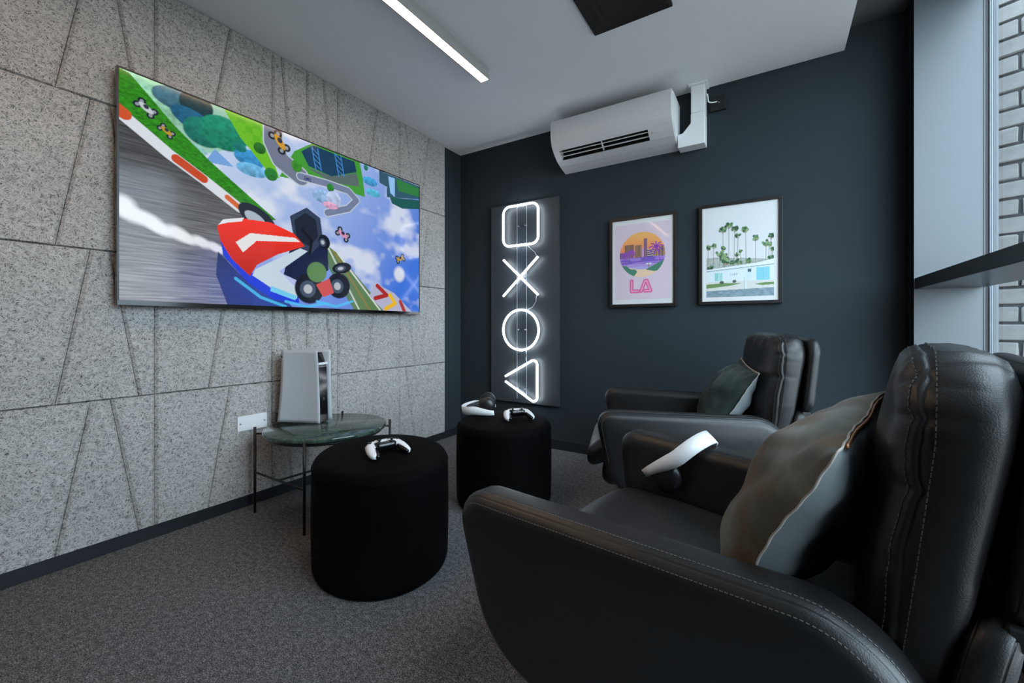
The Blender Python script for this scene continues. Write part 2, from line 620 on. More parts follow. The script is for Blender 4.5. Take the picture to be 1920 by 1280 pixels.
M['cush_a'] = mat_velvet('mottled_grey_brown_velvet', (0.06, 0.070, 0.064), (0.13, 0.145, 0.135), (0.22, 0.235, 0.22), warm=(0.13, 0.095, 0.062), scale=6)
M['cush_b'] = mat_velvet('bottle_green_velvet', (0.014, 0.022, 0.022), (0.028, 0.042, 0.040), (0.055, 0.075, 0.070), scale=6)
M['linen'] = mat('grey_linen_back', (0.22, 0.25, 0.26), 0.85, bump=0.3, bscale=350, var=0.1)
M['trim'] = mat('pale_frayed_trim', (0.45, 0.43, 0.40), 0.85, var=0.2, vscale=60)
M['zip'] = mat('copper_zip', (0.55, 0.25, 0.12), 0.35, metal=0.8, var=0.1)
M['grey_fabric'] = mat('grey_pad', (0.03, 0.033, 0.037), 0.7, var=0.05)

# ------------------------------------------------------------------ setting: floor, walls, ceiling
def struct(o):
    o['kind'] = 'structure'
    return o


struct(box('floor', (XL - 0.1, YF - 0.1, -0.08), (0.866, YB + 0.1, 0.0), M['carpet']))
struct(box('wall_back', (XL - 0.1, YB, 0.0), (0.866, YB + 0.1, ZU), M['wall']))
struct(box('wall_front', (XL - 0.1, YF - 0.1, 0.0), (XR + 0.5, YF, ZU), M['wall']))
wl = struct(box('wall_left', (XL - 0.1, YF, 0.0), (XL, YB, ZU), M['wall']))
# right wall: a narrow return beside the window, the part above and below the glass
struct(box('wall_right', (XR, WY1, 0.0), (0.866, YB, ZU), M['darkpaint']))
bm = bmesh.new()
add_box(bm, (XR, YF, 0.0), (0.866, WY0, ZU))
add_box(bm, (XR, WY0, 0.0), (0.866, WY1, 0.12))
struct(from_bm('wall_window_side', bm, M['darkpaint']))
bm = bmesh.new()
add_box(bm, (XL - 0.1, YF - 0.1, ZC), (0.333, YB + 0.1, ZU + 0.15))
struct(from_bm('ceiling', bm, M['ceiling']))
struct(box('ceiling_recess', (0.333, YF - 0.1, ZU), (0.866, YB + 0.1, ZU + 0.15), M['darkceil']))
struct(box('baseboard_left', (XL, YF, 0.0), (XP - 0.006, YB, 0.058), M['base']))
struct(box('baseboard_back', (XL, YB - 0.014, 0.0), (XR, YB, 0.075), M['base'], bevel=0.003))

# wood-wool panels: every piece between two cuts is its own panel on the left wall
ZROW = [0.056, 0.644, 1.262, 1.874, 2.4695]
CUTS = [(-1.86, -1.86), (-1.62, -1.72), (-1.40, -1.30), (-1.21, -1.21), (-0.90, -1.00), (-0.70, -0.70), (-0.64, -0.56), (-0.49, -0.49),
        (-0.39, -0.31), (-0.27, -0.27), (0.03, -0.06), (0.235, 0.235),
        (0.537, 0.438), (0.597, 0.690), (0.746, 0.746), (1.053, 0.957), (1.266, 1.266), (1.315, 1.372), (1.468, 1.468),
        (1.572, 1.636), (1.677, 1.677), (1.990, 1.895), (2.193, 2.193), (2.250, 2.352), (2.505, 2.408), (2.702, 2.702)]   # (y at top, y at bottom) of each cut
GAP, CH = 0.0009, 0.0095


def panel(y0b, y1b, y0t, y1t, z0, z1, g0, g1):
    xb, xm, xf = XL + 0.0005, XP - 0.010, XP
    hz = 0.0035
    zs0, zs1 = z0 + 0.001, z1 - 0.001
    Bq = [(y0b + g0, zs0), (y1b - g1, zs0), (y1t - g1, zs1), (y0t + g0, zs1)]
    Fq = [(y0b + g0 + CH, zs0 + hz), (y1b - g1 - CH, zs0 + hz), (y1t - g1 - CH, zs1 - hz), (y0t + g0 + CH, zs1 - hz)]
    v = [(xb, *p) for p in Bq] + [(xm, *p) for p in Bq] + [(xf, *p) for p in Fq]
    f = [(8, 9, 10, 11), (0, 1, 2, 3)]
    for a in (0, 4):
        for k in range(4):
            f.append((a + k, a + (k + 1) % 4, a + 4 + (k + 1) % 4, a + 4 + k))
    o = from_py('panel', v, f, M['woodwool'], wl)
    return o


for r in range(4):
    for k in range(len(CUTS) - 1):
        t0, b0 = CUTS[k]
        t1, b1 = CUTS[k + 1]
        last = (k == len(CUTS) - 2)
        panel(b0, b1, t0, t1, ZROW[r], ZROW[r + 1], GAP, 0.0 if last else GAP)

# ------------------------------------------------------------------ window, its lining and the ledge
XG = 0.865
win = bpy.data.objects.new('window_1', None)
C.objects.link(win)
win['kind'] = 'structure'
win.location = (XG, (WY0 + WY1) / 2, 0.12)


def wpart(name, lo, hi, m, bevel=0.0):
    c = win.location
    return box(name, tuple(lo[i] - c[i] for i in range(3)), tuple(hi[i] - c[i] for i in range(3)), m, win, bevel)


wpart('window_jamb', (XR + 0.002, WY1 - 0.004, 0.12), (0.818, WY1, ZU), M['jamb'])
wpart('jamb_edge_strip', (0.818, WY1 - 0.007, 0.12), (0.821, WY1, ZU), M['stile'])
wpart('gasket', (0.8212, WY1 - 0.004, 0.12), (0.834, WY1, ZU), M['gasket'])
wpart('frame_profile', (0.8342, WY1 - 0.010, 0.12), (0.8385, WY1, ZU), M['frame'], 0.001)
wpart('frame_profile', (0.8392, WY1 - 0.012, 0.12), (0.8440, WY1, ZU), M['frame'], 0.001)
wpart('frame_stile', (0.8445, WY1 - 0.012, 0.12), (0.8620, WY1, ZU), M['stile'], 0.001)
wpart('window_jamb', (XR + 0.002, WY0, 0.12), (0.818, WY0 + 0.004, ZU), M['jamb'])
wpart('frame_stile', (0.8185, WY0, 0.12), (0.8620, WY0 + 0.012, ZU), M['stile'], 0.001)
wpart('bottom_rail', (0.822, WY0 + 0.0125, 0.1205), (0.862, WY1 - 0.0125, 0.16), M['frame'], 0.002)
wpart('top_rail', (0.822, WY0 + 0.0125, ZU - 0.04), (0.862, WY1 - 0.0125, ZU), M['frame'], 0.002)
wpart('pane', (0.850, WY0 + 0.012, 0.159), (0.856, WY1 - 0.0121, ZU - 0.039), M['glass'])

shelf = thing('window_ledge', 'black laminate ledge spanning the window bay above the armchair backs', 'shelf', (0.70, 1.3, 1.128))
box('board', (-0.118, WY0 - 1.3 + 0.006, 0.0), (0.118, WY1 - 1.3 - 0.014, 0.054), M['shelf'], shelf, 0.002)

# brick wing outside the window
bw = struct(bpy.data.objects.new('wall_outside', None))
C.objects.link(bw)
bw.location = (0.985, 3.118, -0.2)
bw.rotation_euler = (0, 0, math.radians(-24.2))
CO, BL, JT = 0.0895, 0.262, 0.012
box('mortar', (-0.44, 0.012, 0.0), (0.064 + 6 * BL - 0.004, 0.20, 40 * CO), M['mortar'], bw)
def brick_meshes(length, n):
    out = []
    for k in range(n):
        bm = bmesh.new()
        add_box(bm, (0, 0, 0), (length - JT, 0.04, CO - JT))
        bmesh.ops.bevel(bm, geom=bm.edges[:], offset=0.005, segments=1, affect='EDGES')
        for v in bm.verts:
            v.co += Vector([random.uniform(-0.0025, 0.0025) for _ in range(3)])
        bmesh.ops.recalc_face_normals(bm, faces=bm.faces)
        me = bpy.data.meshes.new('brick')
        bm.to_mesh(me); bm.free()
        me.materials.append(M['brick'])
        out.append(me)
    return out


full_bricks, half_bricks = brick_meshes(BL, 6), brick_meshes(BL / 2, 4)
XE = 0.064 + 6 * BL                      # free end of the wing
for i in range(40):
    x0 = (0.064 if i % 2 else 0.195) - 2 * BL
    while x0 < XE - 0.01:
        o = bpy.data.objects.new('brick', random.choice(full_bricks if x0 + BL < XE + 0.01 else half_bricks))
        C.objects.link(o)
        o.parent = bw
        o.location = (x0, random.uniform(-0.003, 0.003), i * CO + JT / 2)
        x0 += BL

# ------------------------------------------------------------------ ceiling fittings
led = thing('linear_ceiling_light', 'slim grey linear ceiling light with glowing warm white strip', 'light', (-1.459, 0.3, ZC))
bm = bmesh.new()
add_box(bm, (-0.030, -1.6, -0.060), (-0.026, 1.735, 0.0))
add_box(bm, (0.026, -1.6, -0.060), (0.030, 1.735, 0.0))
add_box(bm, (-0.026, -1.6, -0.012), (0.026, 1.735, 0.0))
add_box(bm, (-0.026, 1.731, -0.060), (0.026, 1.735, -0.012))
add_box(bm, (-0.026, -1.6, -0.060), (0.026, -1.596, -0.012))
from_bm('housing', bm, M['housing'], led)
box('diffuser', (-0.0258, -1.595, -0.0595), (0.0258, 1.7305, -0.014), M['led'], led)

vent = thing('ceiling_vent', 'square black ceiling vent with stepped louvre frames', 'vent', (-0.595, 1.885, ZC))
W = 0.192
for k, (w0, w1, z) in enumerate(((W, W - 0.025, -0.012), (W - 0.034, W - 0.062, -0.009), (W - 0.074, W - 0.102, -0.006), (W - 0.114, W - 0.142, -0.004))):
    bm = bmesh.new()
    a = [bm.verts.new((x * w0, y * w0, 0.0)) for x, y in ((-1, -1), (1, -1), (1, 1), (-1, 1))]
    b_ = [bm.verts.new((x * w0, y * w0, z)) for x, y in ((-1, -1), (1, -1), (1, 1), (-1, 1))]
    c_ = [bm.verts.new((x * w1, y * w1, z * 0.2)) for x, y in ((-1, -1), (1, -1), (1, 1), (-1, 1))]
    for i in range(4):
        j = (i + 1) % 4
        bm.faces.new((a[i], a[j], b_[j], b_[i]))
        bm.faces.new((b_[i], b_[j], c_[j], c_[i]))
        bm.faces.new((c_[i], c_[j], a[j], a[i]))
    from_bm('frame' if k == 0 else 'louvre', bm, M['vent_black'], vent)
box('backing', (-W + 0.002, -W + 0.002, -0.003), (W - 0.002, W - 0.002, -0.0005), M['vent_black'], vent)

# ------------------------------------------------------------------ air conditioner, trunking, junction box
AX0, AX1 = -1.343, -0.528
ac = thing('air_conditioner', 'white wall-mounted air conditioner with curved front and open louvre', 'air conditioner', (-0.935, YB, 2.10))
ac_prof = [(2.928, 2.405), (2.70, 2.405), (2.682, 2.402), (2.672, 2.392), (2.669, 2.37), (2.669, 2.30), (2.674, 2.265), (2.684, 2.235), (2.700, 2.212), (2.714, 2.198)]
lo_prof = [(2.776, 2.151), (2.83, 2.130), (2.88, 2.115), (2.928, 2.106)]


def loc_prof(P):
    return [(y - YB, z - 2.10) for y, z in P]


# slot spans the lower curve between (2.700, 2.212) and (2.776, 2.151)
SX0, SX1 = AX0 + 0.045, AX1 - 0.150
full = ac_prof + [(2.736, 2.178)] + lo_prof
hx = -0.935
prism('casing_end', loc_prof(full), 'x', AX0 - hx, SX0 - hx, M['ac_white'], ac)
prism('casing_end', loc_prof(full), 'x', SX1 - hx, AX1 - hx, M['ac_white'], ac)
slot = ac_prof + [(2.760, 2.235), (2.815, 2.195)] + lo_prof
prism('casing', loc_prof(slot), 'x', SX0 - hx, SX1 - hx, M['ac_white'], ac)
prism('slot_lining', loc_prof([(2.715, 2.1985), (2.758, 2.233), (2.813, 2.193), (2.775, 2.1525), (2.785, 2.17), (2.80, 2.192), (2.757, 2.225)]), 'x', SX0 - hx + 0.001, SX1 - hx - 0.001, M['vent_black'], ac)
for (y, z) in ((2.7330, 2.1860), (2.7580, 2.1680)):
    prism('flap', loc_prof([(y, z), (y + 0.024, z + 0.016), (y + 0.0215, z + 0.0200), (y - 0.0022, z + 0.0040)]), 'x', SX0 - hx + 0.004, SX1 - hx - 0.004, M['ac_white'], ac)
xm = (SX0 + SX1) / 2 - hx
prism('divider', loc_prof([(2.716, 2.1985), (2.737, 2.204), (2.785, 2.165), (2.771, 2.155), (2.74, 2.175)]), 'x', xm - 0.002, xm + 0.002, M['ac_white'], ac)
prism('side_cover', loc_prof([(2.926, 2.395), (2.72, 2.397), (2.685, 2.385), (2.680, 2.30), (2.70, 2.225), (2.75, 2.18), (2.84, 2.137), (2.926, 2.116)]), 'x', AX1 - hx, AX1 - hx + 0.006, M['trunk_white'], ac)
box('badge', (-0.392, -0.2475, 0.150), (-0.362, -0.2445, 0.1525), M['silver'], ac)
box('indicator_panel', (0.27, -0.1985, 0.0785), (0.29, -0.1945, 0.0815), M['housing'], ac)

tr = thing('pipe_trunking', 'white plastic pipe trunking running from ceiling to air conditioner side', 'trunking', (-0.40, YB, 2.088))
prism('elbow', [(-0.120, 0.0), (0.040, 0.0), (0.040, 0.20), (-0.042, 0.20), (-0.042, 0.142), (-0.090, 0.088), (-0.120, 0.085)], 'y', -0.095, -0.002, M['trunk_white'], tr, 0.004)
prism('upright', [(-0.041, 0.2005), (0.039, 0.2005), (0.039, 0.372), (-0.041, 0.372)], 'y', -0.094, -0.002, M['trunk_white'], tr, 0.004)
prism('ceiling_collar', [(-0.056, 0.3725), (0.054, 0.3725), (0.054, 0.3815), (-0.056, 0.3815)], 'y', -0.112, -0.0005, M['trunk_white'], tr, 0.003)

jb = thing('junction_box', 'small black junction box on the dark wall beside white trunking', 'box', (-0.294, YB, 2.303))
box('body', (-0.045, -0.022, 0.0), (0.045, -0.0005, 0.088), M['matte_black'], jb, 0.003)
lathe_scr = lathe('screw', [(0.004, 0.0), (0.004, 0.002)], M['silver'], jb, 12)
lathe_scr.rotation_euler = (math.pi / 2, 0, 0)
lathe_scr.location = (0.005, -0.022, 0.046)
cable = tube('cable', [(-0.360, 2.876, 2.405), (-0.350, 2.872, 2.40), (-0.346, 2.870, 2.375), (-0.345, 2.868, 2.352), (-0.335, 2.868, 2.343), (-0.318, 2.885, 2.346), (-0.300, 2.9075, 2.357)], 0.0038, M['trunk_white'])
tag(cable, 'short white cable from the pipe trunking to the black junction box', 'cable')

# ------------------------------------------------------------------ painted pictures on flat fine meshes
def srgb(c):
    c = np.asarray(c, float) / 255.0
    return np.where(c <= 0.04045, c / 12.92, ((c + 0.055) / 1.055) ** 2.4)


class Paint:
    def __init__(s, nx, ny, aspect):
        s.nx, s.ny, s.asp = nx, ny, aspect
        s.X, s.Y = np.meshgrid(np.linspace(0, 1, nx), np.linspace(0, 1, ny))
        s.img = np.zeros((ny, nx, 3))

    def put(s, mask, col, a=1.0):
        c = srgb(col) if np.ndim(col) == 1 else col
        w = (np.clip(mask, 0, 1) * a)[..., None]
        s.img = s.img * (1 - w) + c * w

    def soft(s, d, w=None):
        w = w or 1.2 / s.nx
        return np.clip(0.5 - d / w, 0, 1)

    def ell(s, cx, cy, rx, ry, w=0.06, rot=0.0):
        dx, dy = (s.X - cx) * s.asp, s.Y - cy
        c, q = math.cos(rot), math.sin(rot)
        ex, ey = dx * c + dy * q, -dx * q + dy * c
        d = np.sqrt((ex / (rx * s.asp)) ** 2 + (ey / ry) ** 2) - 1
        return np.clip(0.5 - d / w, 0, 1)

    def poly(s, P):
        inside = np.zeros(s.X.shape, bool)
        n = len(P)
        for i in range(n):
            x0, y0 = P[i]
            x1, y1 = P[(i + 1) % n]
            if y0 == y1:
                continue
            cond = ((y0 > s.Y) != (y1 > s.Y)) & (s.X < (x1 - x0) * (s.Y - y0) / (y1 - y0) + x0)
            inside ^= cond
        return inside.astype(float)

    def line(s, P, w):
        best = np.full(s.X.shape, 9.0)
        for (x0, y0), (x1, y1) in zip(P[:-1], P[1:]):
            ax, ay = x0 * s.asp, y0
            bx, by = x1 * s.asp - ax, y1 - ay
            t = np.clip((((s.X * s.asp - ax) * bx) + (s.Y - ay) * by) / (bx * bx + by * by + 1e-12), 0, 1)
            best = np.minimum(best, np.hypot(s.X * s.asp - ax - t * bx, s.Y - ay - t * by))
        return np.clip(0.5 - (best - w / 2) / (1.2 / s.ny), 0, 1)

    def rect(s, x0, x1, y0, y1):
        return ((s.X >= x0) & (s.X <= x1) & (s.Y >= y0) & (s.Y <= y1)).astype(float)

    def noise(s, fx, fy, seed):
        rng = np.random.RandomState(seed)
        g = rng.rand(int(fy) + 3, int(fx) + 3)
        x, y = s.X * fx, s.Y * fy
        xi, yi = x.astype(int), y.astype(int)
        u, v = x - xi, y - yi
        u, v = u * u * (3 - 2 * u), v * v * (3 - 2 * v)
        return (g[yi, xi] * (1 - u) * (1 - v) + g[yi, xi + 1] * u * (1 - v) + g[yi + 1, xi] * (1 - u) * v + g[yi + 1, xi + 1] * u * v)


def picture_mesh(name, pt, O, U, V, m, parent, gain=1.0):
    """flat grid O + s*U + t*V carrying the painted picture"""
    ny, nx = pt.ny, pt.nx
    O, U, V = np.array(O), np.array(U), np.array(V)
    co = O + pt.X[..., None] * U + pt.Y[..., None] * V
    me = bpy.data.meshes.new(name)
    idx = np.arange(nx * ny).reshape(ny, nx)
    quads = np.stack([idx[:-1, :-1], idx[:-1, 1:], idx[1:, 1:], idx[1:, :-1]], axis=-1).reshape(-1)
    nf = (nx - 1) * (ny - 1)
    me.vertices.add(nx * ny)
    me.vertices.foreach_set('co', co.reshape(-1).astype(np.float32))
    me.loops.add(nf * 4)
    me.loops.foreach_set('vertex_index', quads.astype(np.int32))
    me.polygons.add(nf)
    me.polygons.foreach_set('loop_start', np.arange(0, nf * 4, 4, dtype=np.int32))
    me.update()
    at = me.color_attributes.new('picture', 'FLOAT_COLOR', 'POINT')
    rgba = np.ones((ny * nx, 4), np.float32)
    rgba[:, :3] = pt.img.reshape(-1, 3) * gain
    at.data.foreach_set('color', rgba.reshape(-1))
    me.validate()
    return link(name, me, m, parent)


# ---- television: a generic race scene on the screen
TVX = -2.29
Z0, Z1, Y0, Y1 = 1.037, 2.024, 0.600, 2.338
tv = thing('television', 'large wall-mounted flat television showing a colourful racing game', 'television', (XP, (Y0 + Y1) / 2, Z0))
tx, ty = TVX - XP, (Y0 + Y1) / 2
hw, hh = (Y1 - Y0) / 2, Z1 - Z0
box('back_case', (0.004, -hw + 0.02, 0.03), (0.045, hw - 0.02, hh - 0.03), M['matte_black'], tv, 0.006)
bm = bmesh.new()
add_box(bm, (0.040, -hw, 0.0), (0.0575, hw, hh))
from_bm('panel_body', bm, M['gloss_black'], tv)
bm = bmesh.new()
BZ, BB = 0.007, 0.020
add_box(bm, (0.0575, -hw, BB), (0.0605, -hw + BZ, hh))
add_box(bm, (0.0575, hw - BZ, BB), (0.0605, hw, hh))
add_box(bm, (0.0575, -hw + BZ, hh - BZ), (0.0605, hw - BZ, hh))
from_bm('bezel', bm, M['black_metal'], tv)
box('bottom_bar', (0.0575, -hw, 0.0), (0.0615, hw, BB), M['gloss_black'], tv, 0.0008)
box('sensor_window', (0.030, 0.0, -0.006), (0.050, 0.05, 0.0), M['gloss_black'], tv)


def tvp(x, y):
    """from a point of the photographed screen to picture coordinates"""
    u, v = 200 + x * 0.390625, 100 + y * 0.390625
    r, p = (u - 960) / 785.0, (611 - v) / 785.0
    sn, cs = math.sin(YAW), math.cos(YAW)
    dx, dy = -sn + r * cs, cs + r * sn
    t = TVX / dx
    return ((dy * t - (Y0 + BZ)) / (Y1 - Y0 - 2 * BZ), (0.95 + p * t - (Z0 + BB)) / (Z1 - Z0 - BB - BZ))


def TP(L):
    return [tvp(*p) for p in L]


pt = Paint(760, 428, 1.79)
X_, Y_ = pt.X, pt.Y
gx = np.clip((X_ - 0.1) * 0.9 + (1 - Y_) * 0.35, 0, 1)[..., None]
pt.img = srgb((215, 232, 250)) * (1 - gx) + srgb((60, 118, 226)) * gx
cl = np.clip((pt.noise(7, 6, 1) * 0.55 + pt.noise(17, 13, 2) * 0.3 + pt.noise(40, 30, 3) * 0.15 - 0.47) * 5, 0, 1)
pt.put(cl, (238, 243, 252), 0.75)
# floating turquoise hills and trees
pt.put(pt.poly(TP([(70, 70), (330, 160), (560, 262), (660, 430), (520, 478), (410, 470), (320, 340), (150, 140)])), (158, 208, 186))
tex = pt.noise(120, 70, 5)


def bush(x, y, rx, ry, col, rot=0.0):
    cx, cy = tvp(x, y)
    mk = pt.ell(cx, cy, rx, ry, 0.08, rot)
    shade = (0.72 + 0.5 * tex + 0.5 * (Y_ - cy) / ry * 0.5)[..., None]
    pt.put(mk, np.clip(srgb(col) * shade, 0, 1))


bush(230, 205, 0.075, 0.095, (160, 222, 186), -0.6)
bush(330, 220, 0.05, 0.05, (70, 120, 140))
bush(432, 248, 0.040, 0.062, (22, 62, 70))
bush(430, 330, 0.06, 0.05, (30, 95, 130), -0.3)
bush(470, 380, 0.050, 0.070, (24, 120, 105))
bush(565, 385, 0.062, 0.085, (26, 140, 110))
bush(360, 440, 0.06, 0.03, (150, 205, 200))
bush(690, 505, 0.045, 0.045, (60, 150, 210))
bush(700, 560, 0.045, 0.035, (110, 185, 230))
bush(640, 452, 0.018, 0.022, (30, 125, 120))
pt.put(pt.poly(TP([(470, 520), (520, 460), (570, 505), (610, 545)])), (120, 170, 228))
# upper grass and the winding road
pt.put(pt.poly(TP([(560, 262), (785, 348), (775, 420), (795, 500), (830, 600), (790, 590), (720, 500), (640, 400)])), (112, 196, 38))
chk = ((np.floor(X_ * 46) + np.floor(Y_ * 26)) % 2)
pt.put(pt.poly(TP([(590, 290), (770, 360), (770, 430), (700, 440)])) * chk, (86, 178, 30), 0.6)
pt.put(pt.poly(TP([(830, 590), (930, 610), (1100, 640), (1240, 690), (1230, 600), (1215, 520), (990, 430), (900, 470), (870, 520)])), (66, 160, 52))
pt.put(pt.poly(TP([(935, 470), (990, 440), (1190, 520), (1200, 570), (1080, 590), (970, 540)])), (14, 62, 96))
pt.put(pt.poly(TP([(950, 540), (1080, 590), (1200, 575), (1215, 640), (1080, 620)])), (92, 110, 110))
for a in ((985, 450), (1095, 480)):
    pt.put(pt.line(TP([a, (a[0] + 20, a[1] + 110)]), 0.006), (70, 140, 220))
    pt.put(pt.line(TP([(a[0] + 28, a[1] + 8), (a[0] + 46, a[1] + 112)]), 0.006), (70, 140, 220))
    for q in range(4):
        pt.put(pt.line(TP([(a[0] + 4 * q, a[1] + 26 * q), (a[0] + 30 + 4 * q, a[1] + 34 + 24 * q)]), 0.004), (90, 160, 230))
road = [(800, 350), (800, 430), (835, 510), (930, 590), (1060, 625), (1160, 660), (1200, 705), (1160, 745), (1060, 765)]
pt.put(pt.line(TP(road[:4]), 0.115), (196, 206, 222))
pt.put(pt.line(TP(road[:4]), 0.100), (118, 126, 150))
pt.put(pt.line(TP(road[3:]), 0.052), (200, 212, 226))
pt.put(pt.line(TP(road[3:]), 0.040), (120, 132, 164))
bush(913, 540, 0.018, 0.036, (60, 150, 40))
bush(790, 580, 0.020, 0.036, (40, 130, 50))
bush(735, 455, 0.018, 0.030, (40, 110, 40))
bush(1075, 645, 0.014, 0.026, (40, 140, 50))
bush(1245, 548, 0.010, 0.020, (40, 130, 110))
bush(1045, 690, 0.045, 0.040, (150, 190, 232))
bush(1090, 700, 0.030, 0.050, (190, 205, 240))
bush(1075, 730, 0.030, 0.022, (226, 170, 205))
bush(1265, 615, 0.035, 0.030, (70, 165, 220))
bush(1280, 670, 0.035, 0.026, (90, 190, 226))
pt.put(pt.poly(TP([(1308, 560), (1503, 640), (1503, 700), (1345, 690), (1345, 640), (1310, 620)])), (52, 92, 112))
pt.put(pt.poly(TP([(1352, 590), (1384, 600), (1384, 690), (1362, 670)])), (150, 200, 250))
pt.put(pt.poly(TP([(1390, 600), (1503, 650), (1503, 690), (1400, 660)])), (50, 130, 70))
pt.put(pt.poly(TP([(1360, 690), (1503, 705), (1503, 748), (1420, 745), (1370, 720)])), (30, 92, 90))
# near track: asphalt, kerb, grass
asph = pt.poly(TP([(50, 300), (300, 495), (470, 612), (640, 742), (720, 815), (700, 1000), (700, 1230), (50, 1190)]))
streak = pt.noise(14, 210, 11) * 0.55 + pt.noise(30, 330, 12) * 0.45
br = (0.20 + 0.42 * np.clip(1.0 - Y_ * 1.5, 0, 1)) * (0.45 + 1.1 * streak)
pt.put(asph, np.clip(br[..., None] * np.array([0.56, 0.57, 0.60]), 0, 1) ** 1.25)
pt.put(pt.poly(TP([(50, 60), (110, 95), (330, 350), (500, 520), (690, 690), (815, 800), (700, 800), (640, 735), (470, 600), (320, 470), (50, 255)])),
       np.clip(srgb((44, 138, 20)) * (0.6 + 0.8 * pt.noise(160, 190, 9))[..., None], 0, 1))
kerb = [(50, 272), (180, 380), (300, 482), (470, 608), (640, 742)]
pt.put(pt.line(TP(kerb), 0.050), (226, 232, 240))
pt.put(pt.line(TP([(50, 262), (85, 290)]), 0.050), (214, 84, 40))
pt.put(pt.line(TP([(335, 505), (465, 602)]), 0.040), (206, 74, 34))
pt.put(pt.line(TP([(580, 690), (650, 750)]), 0.026), (222, 104, 48))
for (x, y, rx, ry) in ((75, 725, 0.026, 0.040), (110, 765, 0.034, 0.032), (200, 800, 0.036, 0.030), (255, 840, 0.030, 0.024), (345, 865, 0.030, 0.028), (385, 888, 0.024, 0.020), (455, 905, 0.024, 0.022), (520, 930, 0.020, 0.020), (550, 945, 0.014, 0.016)):
    cx, cy = tvp(x, y)
    pt.put(pt.ell(cx, cy, rx, ry, 0.7, -0.45), (246, 250, 255), 0.95)
pt.put(pt.poly(TP([(535, 950), (525, 1060), (580, 1205), (900, 1225), (800, 1120), (640, 1060)])), (34, 46, 62), 0.92)
# lower right: track rails and a striped ramp
pt.put(pt.poly(TP([(1050, 915), (1110, 960), (1345, 1240), (1190, 1235), (1060, 1020)])), (96, 132, 84))
for k, c in enumerate(((210, 218, 210), (150, 130, 70), (220, 226, 220))):
    pt.put(pt.line(TP([(1065 + 22 * k, 935 + 12 * k), (1215 + 50 * k, 1235)]), 0.012), c)
pt.put(pt.poly(TP([(1285, 1100), (1380, 1150), (1470, 1245), (1335, 1240), (1262, 1165)])), (186, 186, 214))
pt.put(pt.line(TP([(1300, 1115), (1345, 1160), (1290, 1175)]), 0.030), (176, 40, 36))
pt.put(pt.line(TP([(1360, 1160), (1385, 1200), (1340, 1225)]), 0.030), (242, 190, 40))
pt.put(pt.line(TP([(1410, 1190), (1430, 1240)]), 0.030), (176, 50, 46))
# far racers as little plain karts
for (x, y, k, c, rot) in ((190, 262, 1.0, (205, 210, 218), -0.6), (288, 372, 0.8, (196, 156, 44), -0.6), (832, 425, 1.5, (214, 160, 44), -0.9), (965, 603, 0.5, (60, 84, 170), 0.0),
                          (1135, 868, 1.25, (226, 150, 190), -0.5), (1410, 985, 1.1, (196, 154, 60), 0.4)):
    cx, cy = tvp(x, y)
    for ox, oy in ((-0.016, -0.014), (0.016, -0.014), (-0.015, 0.012), (0.015, 0.012)):
        rx_, ry_ = (ox * math.cos(rot) - oy * math.sin(rot) / 1.79), (ox * math.sin(rot) * 1.79 + oy * math.cos(rot))
        pt.put(pt.ell(cx + rx_ * k, cy + ry_ * k, 0.0085 * k, 0.0145 * k, 0.2), (24, 30, 44))
        pt.put(pt.ell(cx + rx_ * k, cy + ry_ * k, 0.004 * k, 0.007 * k, 0.3), (150, 158, 170))
    pt.put(pt.ell(cx, cy, 0.017 * k, 0.013 * k, 0.2, rot), c)
    pt.put(pt.ell(cx, cy + 0.006 * k, 0.006 * k, 0.009 * k, 0.3, rot), (40, 48, 70))
pt.put(pt.ell(*tvp(1405, 1060), 0.028, 0.055, 0.5), (222, 228, 244))
# a plain red, white and blue racer
glow = pt.ell(*tvp(800, 1140), 0.20, 0.20, 1.2)
pt.put(glow, (30, 80, 240), 0.32)
wx, wy = tvp(725, 790)
pt.put(pt.ell(wx, wy, 0.060, 0.055, 0.08, -0.5), (26, 36, 52))
pt.put(pt.ell(wx - 0.006, wy - 0.008, 0.034, 0.030, 0.10, -0.5), (176, 190, 206))
pt.put(pt.poly(TP([(545, 885), (560, 970), (680, 1100), (800, 1180), (925, 1200), (920, 1150), (780, 1080), (690, 1050)])), (34, 66, 228))
pt.put(pt.poly(TP([(1000, 850), (1060, 900), (1065, 1040), (960, 1110), (850, 1060), (880, 940)])), (22, 34, 70))
pt.put(pt.poly(TP([(880, 780), (960, 740), (1025, 790), (1040, 900), (985, 960), (905, 920)])), (52, 66, 92))
pt.put(pt.poly(TP([(900, 800), (955, 765), (1005, 800), (1015, 880), (975, 925), (915, 895)])), (28, 36, 56))
pt.put(pt.poly(TP([(715, 1035), (930, 935), (965, 950), (830, 1045), (925, 1140), (912, 1178), (790, 1125), (700, 1065)])), (206, 224, 238))
pt.put(pt.poly(TP([(790, 1115), (915, 1165), (905, 1185), (785, 1140)])), (120, 214, 250))
red = pt.poly(TP([(530, 830), (560, 800), (640, 790), (790, 812), (900, 865), (952, 925), (820, 965), (722, 1015), (688, 1068), (600, 985), (548, 900)]))
pt.put(red, np.clip(srgb((222, 46, 32)) * (0.62 + 0.75 * np.clip((Y_ - tvp(0, 1060)[1]) / 0.36, 0, 1))[..., None], 0, 1))
pt.put(pt.poly(TP([(536, 822), (560, 796), (660, 788), (650, 806), (580, 812)])), (238, 242, 248))
pt.put(pt.poly(TP([(620, 905), (690, 862), (905, 885), (930, 905), (720, 900), (655, 955)])), (240, 238, 240))
pt.put(pt.line(TP([(940, 845), (985, 900), (975, 960)]), 0.016), (16, 18, 24))
